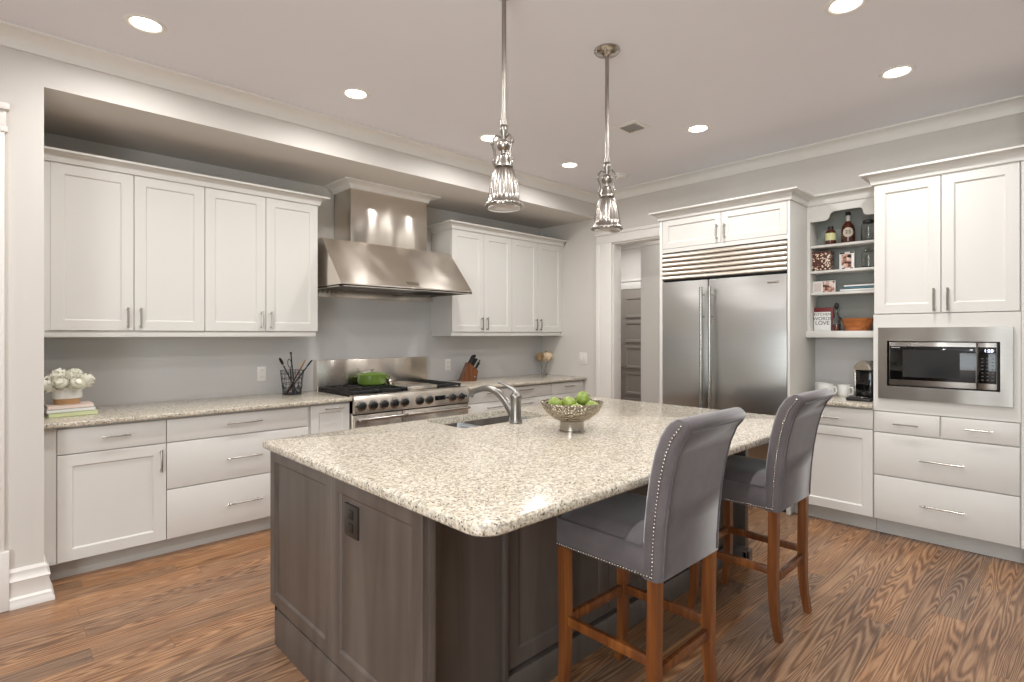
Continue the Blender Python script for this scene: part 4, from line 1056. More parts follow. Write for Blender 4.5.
# ------------------------------------------------------------------ bar stools
def stool(label):
    t = thing('bar_stool', label, 'bar stool', (0, 0, 0), 'upholstered bar stools at the island', local=True)
    HW = 0.213; YB, YF = -0.222, 0.222     # back is -Y
    def soft_box(x0, x1, y0, y1, z0, z1, dome, r=0.02):
        b = MB(); b.box(x0, x1, y0, y1, z0, z1, r, 3)
        return b
    # seat: upholstered box with domed top
    b = bmesh.new(); nx, ny = 14, 14; top = []
    for j in range(ny+1):
        row = []
        for i in range(nx+1):
            u = i/nx*2-1; v = j/ny*2-1
            x = u*HW; y = YB+(YF-YB)*(v+1)/2
            ex = 1-abs(u)**6; ey = 1-abs(v)**6
            z = 0.696+0.050*(ex*ey)**0.7
            row.append(b.verts.new((x, y, z)))
        top.append(row)
    for j in range(ny):
        for i in range(nx): b.faces.new((top[j][i], top[j][i+1], top[j+1][i+1], top[j+1][i]))
    m_ = MB(); m_._merge(b); mkobj('seat', m_, M['fab'], t, ang=70)
    mkobj('seat_rail', MB().box(-HW+0.001, HW-0.001, YB+0.02, YF, 0.592, 0.700, 0.010, 2), M['fab'], t)
    wl = MB(); q = HW+0.001
    wl.tube([(-q, YB+0.06, 0.698), (-q, YF-0.012, 0.698), (-q+0.012, YF+0.001, 0.698), (q-0.012, YF+0.001, 0.698), (q, YF-0.012, 0.698), (q, YB+0.06, 0.698)], 0.0035, 8)
    mkobj('welt', wl, M['welt'], t, label='thin darker piping around the seat edge')
    # backrest profile in (y,z): rear line and front line
    rear = [(YB-0.002, 0.590), (YB-0.004, 0.66), (YB-0.010, 0.75), (YB-0.020, 0.84), (YB-0.035, 0.93), (YB-0.055, 1.01), (YB-0.078, 1.065), (YB-0.100, 1.092), (YB-0.108, 1.108), (YB-0.100, 1.122), (YB-0.084, 1.130)]
    front = [(YB+0.066, 0.590), (YB+0.066, 0.66), (YB+0.062, 0.75), (YB+0.053, 0.84), (YB+0.040, 0.93), (YB+0.022, 1.01), (YB+0.002, 1.065), (YB-0.020, 1.100), (YB-0.035, 1.116), (YB-0.050, 1.126), (YB-0.065, 1.131)]
    b = bmesh.new(); rings = []
    for (yr, zr), (yf, zf) in zip(rear, front):
        pts = []
        e = 0.012
        for (xx, tt) in ((-HW+e, 0.0), (HW-e, 0.0), (HW, 0.2), (HW, 0.8), (HW-e, 1.0), (HW*0.4, 1.08), (-HW*0.4, 1.08), (-HW+e, 1.0), (-HW, 0.8), (-HW, 0.2)):
            pts.append(b.verts.new((xx, yr+(yf-yr)*tt, zr+(zf-zr)*tt)))
        rings.append(pts)
    for i in range(len(rings)-1):
        for k in range(10): b.faces.new((rings[i][k], rings[i][(k+1) % 10], rings[i+1][(k+1) % 10], rings[i+1][k]))
    b.faces.new(rings[0][::-1]); b.faces.new(rings[-1]); bmesh.ops.recalc_face_normals(b, faces=b.faces)
    m_ = MB(); m_._merge(b); bk = mkobj('backrest', m_, M['fab'], t, ang=50)
    # inset rear panel with piping
    ins = 0.026; pp = MB()
    line = [(-HW+ins, y-0.002, z) for y, z in rear[1:8]]; line2 = [(HW-ins, y-0.002, z) for y, z in rear[1:8]][::-1]
    pp.tube([(-HW+ins, YB-0.004, 0.60)] + line + line2 + [(HW-ins, YB-0.004, 0.60)], 0.0035, 6)
    mkobj('welt', pp, M['welt'], bk, label='dark piping around the rear panel')
    # nailheads: along the seat rail bottom and up each side of the back
    nb_ = MB()
    def nail(p): nb_.ball(p, 0.0048, 6, rings=4)
    k = 0
    for sx in (-1, 1):
        for i in range(36): nail((sx*(HW+0.001), YB+0.03+i*(YF-YB-0.04)/35, 0.603))
        line = [(y*0.62+y2*0.38, max(z*0.62+z2*0.38, 0.603)) for (y, z), (y2, z2) in zip(rear[:9], front[:9])]
        acc = [0.0]
        for q0, q1 in zip(line, line[1:]): acc.append(acc[-1]+math.hypot(q1[0]-q0[0], q1[1]-q0[1]))
        for i in range(42):
            d_ = acc[-1]*i/41; j = max(k2 for k2 in range(len(acc)-1) if acc[k2] <= d_+1e-9); fr_ = (d_-acc[j])/(acc[j+1]-acc[j])
            nail((sx*(HW+0.001), line[j][0]*(1-fr_)+line[j+1][0]*fr_, line[j][1]*(1-fr_)+line[j+1][1]*fr_))
    for i in range(34): nail((-HW+0.012+i*(2*HW-0.024)/33, YF+0.001, 0.603))
    mkobj('nailhead_trim', nb_, M['nickel'], t, label='row of small silver nailheads', ang=80)
    # legs
    LT = 0.040; xo = HW-LT/2-0.004
    for sx in (-1, 1):
        pts = [(sx*xo, YB+0.026, 0.595), (sx*xo, YB+0.028, 0.45), (sx*xo, YB+0.030, 0.30), (sx*xo, YB+0.028, 0.18), (sx*xo, YB+0.020, 0.09), (sx*xo, YB+0.004, 0.0)]
        mkobj('leg', MB().bar([Vector(p) for p in pts], [LT, LT, LT, LT*0.95, LT*0.9, LT*0.82], [LT, LT, LT, LT*0.95, LT*0.85, LT*0.75], (0, 1, 0)), M['stoolw'], t)
        pts = [(sx*xo, YF-0.026, 0.595), (sx*xo, YF-0.028, 0.45), (sx*xo, YF-0.030, 0.30), (sx*xo, YF-0.028, 0.18), (sx*xo, YF-0.022, 0.09), (sx*xo, YF-0.008, 0.0)]
        mkobj('leg', MB().bar([Vector(p) for p in pts], [LT, LT, LT, LT*0.95, LT*0.9, LT*0.82], [LT, LT, LT, LT*0.95, LT*0.85, LT*0.75], (0, 1, 0)), M['stoolw'], t)
        mkobj('stretcher', MB().box(sx*xo-0.010, sx*xo+0.010, YB+0.045, YF-0.045, 0.295, 0.330, 0.002), M['stoolw'], t)
    mkobj('stretcher', MB().box(-xo+0.018, xo-0.018, YB+0.020, YB+0.040, 0.255, 0.290, 0.002), M['stoolw'], t)
    mkobj('stretcher', MB().box(-xo+0.018, xo-0.018, YF-0.042, YF-0.020, 0.295, 0.330, 0.002), M['stoolw'], t)
    return t
s1 = stool('grey upholstered bar stool with wooden legs nearest the camera')
s1.location = (1.768, 1.165, 0)
bpy.context.view_layer.update(); index_kids()
copy_thing(s1, (2.775, 1.165, 0), 'grey upholstered bar stool with wooden legs farther away, right one')

# ------------------------------------------------------------------ bowl of apples
bx, by = 2.125, 1.785
t = thing('footed_bowl', 'hammered metal footed bowl on the island, filled with green apples', 'bowl', (bx, by, 0.908))
mkobj('bowl', MB().lathe([(0.0, 0.050), (0.06, 0.052), (0.095, 0.066), (0.128, 0.092), (0.150, 0.122), (0.160, 0.148), (0.157, 0.149), (0.146, 0.125), (0.124, 0.097), (0.09, 0.073), (0.0, 0.060)], (bx, by, 0.908), 48), M['hammered'], t)
mkobj('foot', MB().lathe([(0.0, 0.0), (0.066, 0.0), (0.066, 0.004), (0.061, 0.008), (0.060, 0.045), (0.066, 0.056), (0, 0.056)], (bx, by, 0.908), 36), M['nickel'], t)
def apple(x, y, z, r, tilt, label):
    t = thing('apple', label, 'apple', (x, y, z), 'green apples in the metal bowl', local=True)
    prof = []
    for i in range(17):
        a = PI*i/16; rr = r*math.sin(a)*(1+0.06*math.cos(a)); zz = r*0.92*math.cos(a)
        if i <= 3: zz -= r*0.22*(1-i/3.5)**1.5
        if i >= 14: zz += r*0.12*((i-13)/3)**1.5
        prof.append((max(rr, 0.0), zz))
    prof[0] = (0, prof[0][1]); prof[-1] = (0, prof[-1][1])
    mkobj('flesh', MB().lathe(prof, (0, 0, 0), 24), M['apple'], t, ang=180)
    mkobj('stem', MB().tube([(0, 0, r*0.66), (0.002, 0, r*0.9), (0.005, 0, r*1.08)], 0.0016, 6), M['brown'], t)
    t.rotation_euler = tilt; return t
Rv = Vector((0.7232, -0.6906, 0)); Fv = Vector((0.6906, 0.7232, 0))
def ap(r_, f_, z_, tilt, lb, rad=0.038):
    p = Vector((bx, by, 0))+Rv*r_+Fv*f_; apple(p.x, p.y, z_, rad, tilt, lb)
ap(-0.085, -0.015, 1.046, (0.5, 0.3, 0), 'green apple at the left side of the bowl')
ap(-0.012, -0.025, 1.050, (0.6, 0.2, 1), 'green apple in the middle front of the bowl')
ap(0.058, 0.0, 1.072, (0.9, 0.5, 0), 'green apple sitting highest in the bowl, stem turned to the camera')
ap(0.100, -0.035, 1.030, (0.1, 0.5, 0), 'green apple low at the right side of the bowl')
ap(0.015, -0.085, 1.018, (0.3, -0.6, 0), 'green apple at the near rim, barely showing')
ap(-0.01, 0.06, 1.040, (0.2, 0.2, 0), 'green apple at the back of the bowl, mostly hidden')
ap(0.02, 0.0, 0.995, (0, 0, 0), 'green apple at the bottom of the bowl under the others')

# ------------------------------------------------------------------ left counter: books, flowers, utensil crock
def book(x0, x1, y0, y1, z0, z1, cov, label, rz=0.0, grp=None, spine='y0', loc=None):
    cx, cy = (x0+x1)/2, (y0+y1)/2
    t = thing('book', label, 'book', (cx, cy, z0), grp, local=True)
    hx, hy, h = (x1-x0)/2, (y1-y0)/2, z1-z0; c = 0.0025
    b = MB(); b.box(-hx, hx, -hy, hy, 0, c); b.box(-hx, hx, -hy, hy, h-c, h)
    if spine == 'y0': b.box(-hx, hx, -hy, -hy+c, 0, h)
    elif spine == 'x0': b.box(-hx, -hx+c, -hy, hy, 0, h)
    else: b.box(hx-c, hx, -hy, hy, 0, h)
    mkobj('cover', b, cov, t)
    e = 0.004
    mkobj('pages', MB().box(-hx+e, hx-e, -hy+e, hy-e, c, h-c), M['paper'], t)
    t.rotation_euler = (0, 0, rz); return t
bg = 'cookbooks lying stacked on the left counter'
book(0.222, 0.455, 4.16, 4.36, 0.909, 0.934, M['bookgreen'], 'pale green book at the bottom of the stack on the left counter', 0.10, bg)
book(0.215, 0.445, 4.17, 4.36, 0.9345, 0.954, M['bookwhite'], 'white book in the middle of the stack on the left counter', 0.10, bg)
book(0.222, 0.440, 4.18, 4.36, 0.9545, 0.976, M['bookpink'], 'pale pink book on top of the stack on the left counter', 0.07, bg)
vz = 0.9765; vx, vy = 0.325, 4.275
t = thing('flower_vase', 'white and tan round vase on the books at the left, holding white roses', 'vase', (vx, vy, vz))
mkobj('wood_base', MB().lathe([(0, 0), (0.062, 0), (0.064, 0.004), (0.064, 0.032), (0.0, 0.032)], (vx, vy, vz), 36), M['tan'], t)
mkobj('bowl', MB().lathe([(0.0, 0.032), (0.070, 0.032), (0.075, 0.036), (0.076, 0.098), (0.072, 0.100), (0.070, 0.045), (0, 0.042)], (vx, vy, vz), 36), M['ceramic'], t)
random.seed(3)
def rose(c, r, lb, mat, grp):
    t = thing('rose', lb, 'flower', c, grp, local=True)
    b = MB(); b.ball((0, 0, -r*0.05), r*0.74, 14)
    for ring, (n, rr, op) in enumerate(((3, 0.50, 0.05), (5, 0.80, 0.15), (6, 1.0, 0.35))):
        for k in range(n):
            a = 2*PI*k/n+ring*0.6+random.random()*0.2
            tt = bmesh.new(); gr = []
            for j in range(5):
                v = j/4; row = []
                for i in range(5):
                    u = (i/4-0.5)*1.5
                    rad = r*rr*(0.62+0.42*math.sin(v*PI*0.62)) + (op*0.18*r*v*v)
                    aa = a+u*(2*PI/n)*0.62
                    zz = -r*0.55+v*r*(1.45-0.30*ring) - op*0.25*r*v**3
                    row.append(tt.verts.new((rad*math.cos(aa), rad*math.sin(aa), zz)))
                gr.append(row)
            for j in range(4):
                for i in range(4): tt.faces.new((gr[j][i], gr[j][i+1], gr[j+1][i+1], gr[j+1][i]))
            b._merge(tt)
    mkobj('petals', b, mat, t, ang=180)
    dirv = (Vector(c)-Vector((vx, vy, vz+0.08)) if mat == M['petal'] else Vector((0, 0, 1))).normalized()
    t.rotation_euler = dirv.to_track_quat('Z', 'Y').to_euler()
    sb = MB(); sb.tube([(0, 0, -r*0.5), (0, 0, -r*1.6)], 0.003, 6); mkobj('stem', sb, M['leaf'], t)
    return t
rs = [(-0.085, -0.03, 0.115), (-0.045, -0.075, 0.105), (0.030, -0.075, 0.118), (0.085, -0.035, 0.115), (-0.030, -0.02, 0.160), (0.045, -0.01, 0.155), (-0.075, 0.04, 0.13), (0.0, 0.06, 0.15), (0.08, 0.045, 0.125), (-0.005, -0.055, 0.142)]
for i, (r_, f_, h_) in enumerate(rs):
    p = Vector((vx, vy, vz))+Rv*r_+Fv*f_
    where = ['at the left edge', 'low at the front left', 'low at the front right', 'at the right edge', 'at the top left', 'at the top right', 'behind at the left', 'behind in the middle', 'behind at the right', 'in the middle of the front'][i]
    rose((p.x, p.y, p.z+h_+0.012), 0.046, 'white rose %s of the bouquet on the books' % where, M['petal'], 'white roses in the round vase')

# wire utensil holder
ux, uy, uz = 1.765, 4.45, 0.908
t = thing('utensil_holder', 'black wire utensil basket on the counter left of the range', 'utensil holder', (ux, uy, uz))
mkobj('base_plate', MB().lathe([(0, 0), (0.074, 0), (0.076, 0.004), (0.0, 0.006)], (ux, uy, uz), 28), M['black'], t)
b = MB()
for z_ in (0.008, 0.05, 0.09, 0.13, 0.17, 0.195):
    R_ = 0.068+0.022*z_/0.2
    b.tube([(ux+R_*math.cos(2*PI*k/24), uy+R_*math.sin(2*PI*k/24), uz+z_) for k in range(25)], 0.0022, 6)
for k in range(14):
    a = 2*PI*k/14; b.tube([(ux+0.068*math.cos(a), uy+0.068*math.sin(a), uz+0.004), (ux+0.090*math.cos(a), uy+0.090*math.sin(a), uz+0.195)], 0.0018, 6)
for k in range(7):
    a = 2*PI*k/7; a2 = a+0.9
    b.tube([(ux+0.069*math.cos(a), uy+0.069*math.sin(a), uz+0.006), (ux+0.078*math.cos((a+a2)/2), uy+0.078*math.sin((a+a2)/2), uz+0.075), (ux+0.069*math.cos(a2), uy+0.069*math.sin(a2), uz+0.006)], 0.003, 6)
mkobj('wire_cage', b, M['black'], t)
def uten(name, lb, r0, f0, r1, f1, h, head, mat, hm):
    p0 = Vector((ux, uy, uz+0.008))+Rv*r0+Fv*f0; p1 = Vector((ux, uy, uz+h))+Rv*r1+Fv*f1
    t = thing(name, lb, 'utensil', p0, 'utensils in the wire basket')
    d = (p1-p0).normalized(); q = p1-d*(0.0 if head == 'ball' else 0.06)
    mkobj('shaft', MB().tube([p0, q], 0.0058, 8), mat, t)
    b = MB(); rot = d.to_track_quat('Z', 'Y').to_matrix()
    if head == 'spoon': b.ball((0, 0, 0), 0.024, 14, 1.0, 0.3, 1.45)
    elif head == 'ball': b.ball((0, 0, 0), 0.010, 12)
    elif head == 'spatula': b.box(-0.028, 0.028, -0.003, 0.003, -0.045, 0.045, 0.002)
    elif head == 'loop': 
        b.tube([(0.022*math.sin(2*PI*k/16), 0, 0.035*math.cos(2*PI*k/16)) for k in range(17)], 0.003, 6)
    else: 
        for k in range(4): b.tube([(0, 0, -0.04), (-0.02+0.0133*k, 0, -0.02), (-0.02+0.0133*k, 0, 0.035)], 0.0025, 6)
        b.tube([(-0.02, 0, -0.02), (0.02, 0, -0.02)], 0.0028, 6)
    off = 0.0 if head == 'ball' else -0.02
    bmesh.ops.transform(b.bm, matrix=Matrix.Translation(p1+d*off) @ rot.to_4x4(), verts=b.bm.verts)
    mkobj('head', b, hm, t)
    return t
uten('ladle_handle', 'black ball-topped utensil standing tallest in the wire basket', 0.02, 0, -0.018, 0.02, 0.335, 'ball', M['black'], M['black'])
uten('serving_spoon', 'black spoon leaning left out of the wire basket', 0.04, 0.01, -0.105, 0.02, 0.285, 'spoon', M['black'], M['black'])
uten('wire_loop_masher', 'black looped utensil just left of the middle of the wire basket', 0.0, 0.02, -0.035, 0.03, 0.27, 'loop', M['black'], M['black'])
uten('wooden_spatula', 'brown wooden spatula leaning right out of the wire basket', -0.04, 0, 0.085, 0.02, 0.255, 'spatula', M['brown'], M['tan'])
uten('serving_fork', 'dark fork leaning farthest right out of the wire basket', -0.045, 0.01, 0.145, 0.02, 0.265, 'fork', M['black'], M['black'])

# ------------------------------------------------------------------ knife block with knives
kx, ky = 3.60, 4.45
t = thing('knife_block', 'slanted red-brown wooden knife block right of the range', 'knife block', (kx, ky, 0.908))
# profile in the (r,z) plane facing the camera's right: slopes up-right
ang = math.radians(-20); ux_ = Vector((math.cos(ang), math.sin(ang), 0)); wv = Vector((-ux_.y, ux_.x, 0))
K = Vector((kx, ky, 0.908))
kfn = lambda a, z, w_: K+ux_*a+wv*w_+Vector((0, 0, z))
mkobj('block', MB().prism([(-0.085, 0.0), (0.085, 0.0), (0.105, 0.105), (0.010, 0.195), (-0.005, 0.19)], -0.05, 0.05, kfn, 0.003), M['knifew'], t)
mkobj('plate', MB().prism([(0.055, 0.04), (0.075, 0.04), (0.075, 0.052), (0.055, 0.052)], -0.0525, -0.049, kfn), M['steel'], t)
dk = (ux_*0.5+Vector((0, 0, 0.86))).normalized()
kn = [(0.020, -0.028, 0.115, 'largest knife at the upper front of the block'), (0.020, 0.0, 0.11, 'large knife at the upper middle of the block'), (0.020, 0.028, 0.10, 'knife at the upper rear of the block'),
      (0.048, -0.02, 0.10, 'knife at the middle front of the block'), (0.048, 0.02, 0.095, 'knife at the middle rear of the block'), (0.078, -0.025, 0.085, 'small knife low at the front of the block'), (0.088, 0.02, 0.125, 'thin steel rod sticking out farthest right of the block')]
for a_, w_, L_, lb in kn:
    z_ = 0.19-(a_-0.005)*0.92
    p = kfn(a_, z_-0.004, w_); t = thing('knife', lb, 'knife', p, 'knives in the wooden block')
    thin = 'rod' in lb
    m_ = MB(); m_.bar([p, p+dk*L_*0.5, p+dk*L_], [0.012 if thin else 0.02]*3, [0.011 if thin else 0.026, 0.010 if thin else 0.022, 0.012 if thin else 0.028], ux_, 0.003)
    mkobj('handle', m_, M['black'], t)
    m_ = MB(); m_.bar([p-dk*0.01, p+dk*0.004], 0.021, 0.027, ux_, 0.001); mkobj('bolster', m_, M['steel'], t)

# ------------------------------------------------------------------ glass vase with hydrangea in the far corner
gx, gy = 4.80, 4.47
t = thing('glass_vase', 'small clear glass vase with peach flowers in the far counter corner', 'vase', (gx, gy, 0.908))
mkobj('glass', MB().lathe([(0, 0), (0.030, 0), (0.036, 0.01), (0.032, 0.03), (0.026, 0.07), (0.034, 0.12), (0.042, 0.145), (0.040, 0.145), (0.031, 0.12), (0.023, 0.07), (0.029, 0.03), (0.03, 0.012), (0, 0.008)], (gx, gy, 0.908), 28), M['glass'], t)
random.seed(11)
for j, (dx, dy, dz, rr, lb) in enumerate(((0.035, -0.03, 0.225, 0.062, 'larger peach hydrangea head at the right of the glass vase'), (-0.034, 0.035, 0.215, 0.052, 'darker hydrangea head at the left of the glass vase'))):
    c = Vector((gx, gy, 0.908+dz))+Rv*dx*1.2+Fv*dy
    f_ = thing('hydrangea', lb, 'flower', c, 'flowers in the glass vase')
    b = MB()
    for k in range(70):
        v = Vector((random.gauss(0, 1), random.gauss(0, 1), random.gauss(0, 1))).normalized()*rr
        u = v.orthogonal().normalized(); w_ = v.normalized().cross(u)
        for q in range(4):
            a = PI/2*q; d1 = (u*math.cos(a)+w_*math.sin(a))*0.013; d2 = (u*math.cos(a+0.8)+w_*math.sin(a+0.8))*0.011; d3 = (u*math.cos(a-0.8)+w_*math.sin(a-0.8))*0.011
            tt = bmesh.new(); pts = [c+v, c+v+d3+v.normalized()*0.003, c+v+d1*1.35+v.normalized()*0.002, c+v+d2+v.normalized()*0.003]
            tt.faces.new([tt.verts.new(p) for p in pts]); b._merge(tt)
    b.ball(c, rr*0.82, 12)
    mkobj('petals', b, M['peach'] if j == 0 else simple('tan_petal', srgb(200, 168, 126), 0.6, var=0.15), f_, ang=180)
    b = MB().tube([c-Vector((0, 0, rr*0.8)), Vector((gx, gy, 0.93))], 0.003, 6); mkobj('stem', b, M['leaf'], f_)

# ------------------------------------------------------------------ wall plates
t = thing('light_switch', 'white double light switch plate on the wall left of the doorway', 'light switch', (WX, 3.96, 1.12))
mkobj('plate', MB().box(WX-0.007, WX-0.0005, 3.905, 4.015, 1.055, 1.185, 0.003), M['plastic'], t)
for y_ in (3.935, 3.985): mkobj('rocker', MB().box(WX-0.011, WX-0.006, y_-0.017, y_+0.017, 1.088, 1.152, 0.002), M['plastic'], t)
def outlet(x, lb):
    Y = WB-0.0125
    t = thing('wall_outlet', lb, 'outlet', (x, Y, 1.075), 'white outlets on the backsplash')
    mkobj('plate', MB().box(x-0.036, x+0.036, Y-0.006, Y, 1.015, 1.135, 0.003), M['plastic'], t)
    for z_ in (1.048, 1.102):
        mkobj('socket', MB().box(x-0.017, x+0.017, Y-0.008, Y-0.005, z_-0.02, z_+0.02, 0.004), M['plastic'], t)
        b = MB(); 
        for q in (-0.007, 0.007): b.box(x+q-0.0015, x+q+0.0015, Y-0.0092, Y-0.0078, z_-0.004, z_+0.012)
        mkobj('slots', b, M['cloud'], t)
outlet(1.583, 'white wall outlet left of the wire utensil basket')
outlet(3.47, 'white wall outlet just left of the knife block')

# ------------------------------------------------------------------ things on the open shelves
XS = 4.915
SH = [2.121, 1.914, 1.737, 1.4255]
t = thing('labelled_jar', 'small dark jar with a pale yellow label at the left of the top shelf', 'jar', (XS, 1.400, SH[0]))
c = (XS, 1.402, SH[0])
mkobj('glass', MB().lathe([(0, 0), (0.034, 0), (0.038, 0.006), (0.038, 0.095), (0.032, 0.112), (0.018, 0.124), (0.016, 0.135), (0, 0.136)], c, 28), M['brown'], t)
mkobj('label', MB().lathe([(0.0387, 0.036), (0.0389, 0.038), (0.0389, 0.092), (0.0387, 0.094)], c, 28), M['label'], t)
mkobj('cap', MB().lathe([(0.0, 0.150), (0.018, 0.150), (0.019, 0.146), (0.019, 0.130), (0.016, 0.129)], c, 20), M['black'], t)
t = thing('glass_bottle', 'tall bottle with a large round cream label in the middle of the top shelf', 'bottle', (XS, 1.277, SH[0]))
c = (XS, 1.277, SH[0])
mkobj('glass', MB().lathe([(0, 0), (0.042, 0), (0.046, 0.01), (0.048, 0.10), (0.042, 0.135), (0.024, 0.160), (0.016, 0.175), (0.015, 0.225), (0, 0.226)], c, 32), M['brown'], t)
b = MB(); tt = bmesh.new()
# round label wrapped on the glass, centred toward the viewer
a0 = math.atan2(-1.277, -XS)
rings = []
for i in range(0, 7):
    rr = 0.038*i/6; row = []
    for k in range(24):
        aa = a0+rr*math.cos(2*PI*k/24)/0.0485; row.append(tt.verts.new((c[0]+0.0488*math.cos(aa), c[1]+0.0488*math.sin(aa), c[2]+0.082+rr*math.sin(2*PI*k/24))) if i else None)
    rings.append(row)
cen = tt.verts.new((c[0]+0.0488*math.cos(a0), c[1]+0.0488*math.sin(a0), c[2]+0.082))
for k in range(24): tt.faces.new((cen, rings[1][k], rings[1][(k+1) % 24]))
for i in range(1, 6):
    for k in range(24): tt.faces.new((rings[i][k], rings[i+1][k], rings[i+1][(k+1) % 24], rings[i][(k+1) % 24]))
b._merge(tt); lb_ = mkobj('label', b, M['cream'], t)
dv = Vector((math.cos(a0), math.sin(a0), 0)); sidev = Vector((dv.y, -dv.x, 0))*-1
mat_ = Matrix(((sidev.x, 0, dv.x, c[0]+dv.x*0.0496), (sidev.y, 0, dv.y, c[1]+dv.y*0.0496), (0, 1, 0, c[2]+0.084), (0, 0, 0, 1)))
text_mesh('label_print', '25', 0.040, M['ink'], mat_, lb_)
mkobj('neck_glass', MB().lathe([(0.0165, 0.17), (0.0158, 0.22)], c, 20), M['cloud'], t)
mkobj('cap', MB().lathe([(0.0, 0.247), (0.017, 0.247), (0.018, 0.243), (0.018, 0.222), (0.015, 0.221)], c, 20), M['black'], t)
t = thing('glass_jar', 'clear glass storage jar at the right of the top shelf', 'jar', (XS, 1.14, SH[0]))
c = (XS, 1.138, SH[0])
mkobj('glass', MB().lathe([(0, 0), (0.046, 0), (0.050, 0.008), (0.051, 0.115), (0.044, 0.134), (0.036, 0.142), (0.034, 0.142), (0.042, 0.132), (0.048, 0.115), (0.047, 0.012), (0, 0.006)], c, 32), M['glass'], t)
mkobj('lid', MB().lathe([(0, 0.166), (0.03, 0.165), (0.037, 0.160), (0.037, 0.140), (0, 0.140)], c, 28), M['black'], t)
# second shelf
t = thing('patterned_tin', 'square brown tin covered in cream dots on the second shelf', 'tin', (XS, 1.462, SH[1]))
mkobj('body', MB().box(XS-0.05, XS+0.05, 1.39, 1.524, SH[1], SH[1]+0.145, 0.006), M['tin'], t)
mkobj('lid', MB().box(XS-0.052, XS+0.052, 1.388, 1.526, SH[1]+0.143, SH[1]+0.158, 0.004), M['brown'], t)
t = thing('photo_card', 'small upright photo card with dark corners in the middle of the second shelf', 'photo', (XS, 1.285, SH[1]))
mkobj('card', MB().box(XS-0.005, XS, 1.233, 1.338, SH[1]+0.001, SH[1]+0.141, 0.001), M['bookwhite'], t)
mkobj('printed_photo', MB().box(XS-0.0054, XS-0.0048, 1.252, 1.322, SH[1]+0.012, SH[1]+0.122), M['photo'], t)
b = MB(); b.ball((XS-0.006, 1.268, SH[1]+0.104), 0.015, 12, 0.06, 1, 0.8); b.box(XS-0.0062, XS-0.005, 1.300, 1.336, SH[1]+0.125, SH[1]+0.138); b.box(XS-0.0062, XS-0.005, 1.236, 1.262, SH[1]+0.128, SH[1]+0.139); b.box(XS-0.0062, XS-0.005, 1.240, 1.262, SH[1]+0.004, SH[1]+0.012); b.box(XS-0.0062, XS-0.005, 1.300, 1.318, SH[1]+0.004, SH[1]+0.014)
mkobj('dark_print', b, M['ink'], t)
mkobj('easel', MB().box(XS+0.001, XS+0.035, 1.28, 1.29, SH[1], SH[1]+0.006), M['bookwhite'], t)
t = thing('glass_jar', 'clear glass jar at the right of the second shelf', 'jar', (XS, 1.14, SH[1]))
c = (XS, 1.138, SH[1])
mkobj('glass', MB().lathe([(0, 0), (0.040, 0), (0.046, 0.008), (0.047, 0.105), (0.038, 0.125), (0.030, 0.130), (0.028, 0.130), (0.036, 0.122), (0.044, 0.105), (0.043, 0.012), (0, 0.006)], c, 32), M['glass'], t)
mkobj('lid', MB().lathe([(0, 0.150), (0.012, 0.149), (0.034, 0.138), (0.036, 0.130), (0, 0.130)], c, 28), M['glass'], t)
# third shelf
t = thing('photo_card', 'wide photo card of a smiling face leaning on the third shelf', 'photo', (XS, 1.45, SH[2]))
mkobj('card', MB().box(XS-0.004, XS, 1.366, 1.530, SH[2]+0.001, SH[2]+0.097, 0.001), M['bookwhite'], t)
mkobj('printed_photo', MB().box(XS-0.0046, XS-0.004, 1.372, 1.458, SH[2]+0.005, SH[2]+0.092), M['photo'], t)
mkobj('printed_text', MB().box(XS-0.0046, XS-0.004, 1.468, 1.522, SH[2]+0.012, SH[2]+0.080), simple('grey_pink_print', srgb(205, 190, 184), 0.5, var=0.12, bscale=180), t)
mkobj('easel', MB().box(XS+0.001, XS+0.035, 1.44, 1.45, SH[2], SH[2]+0.006), M['bookwhite'], t)
g3 = 'books lying flat on the third shelf'
book(XS-0.06, XS+0.09, 1.04, 1.318, SH[2]+0.0005, SH[2]+0.018, M['bookwhite'], 'white book at the bottom of the flat stack on the third shelf', 0, g3, 'x0')
book(XS-0.055, XS+0.09, 1.04, 1.300, SH[2]+0.0185, SH[2]+0.034, M['bookblue'], 'teal book in the middle of the flat stack on the third shelf', 0, g3, 'x0')
book(XS-0.055, XS+0.09, 1.04, 1.292, SH[2]+0.0345, SH[2]+0.050, M['bookwhite'], 'white book on top of the flat stack on the third shelf', 0, g3, 'x0')
# bottom shelf
t = thing('book', 'dark red book standing behind the white lettered card on the lowest shelf', 'book', (XS, 1.46, SH[3]))
mkobj('cover', MB().box(XS+0.004, XS+0.034, 1.385, 1.526, SH[3], SH[3]+0.190, 0.002), M['red'], t)
mkobj('pages', MB().box(XS+0.008, XS+0.030, 1.387, 1.390, SH[3]+0.004, SH[3]+0.1905), M['paper'], t)
t = thing('lettered_card', 'white card with black hand lettering leaning on the dark red book', 'sign', (XS, 1.46, SH[3]))
mkobj('card', MB().box(XS-0.010, XS-0.002, 1.398, 1.522, SH[3]+0.0005, SH[3]+0.155, 0.001), M['bookwhite'], t)
for i, (tx, s_) in enumerate((('KITCHEN', 0.030), ('WORDS', 0.038), ('LOVE', 0.044))):
    text_mesh('lettering', tx, s_, M['ink'], FX(XS-0.0105, 1.460, SH[3]+0.135-i*0.036), t)
t = thing('decanter', 'small glass decanter with dark stopper between the card and the wooden bowl', 'decanter', (XS, 1.362, SH[3]))
c = (XS, 1.358, SH[3])
mkobj('liquid_body', MB().lathe([(0, 0), (0.026, 0), (0.029, 0.01), (0.027, 0.05), (0, 0.052)], c, 24), M['brown'], t)
mkobj('glass', MB().lathe([(0.0295, 0.04), (0.0295, 0.08), (0.020, 0.115), (0.009, 0.14), (0.008, 0.175), (0.012, 0.182)], c, 24), M['glass'], t)
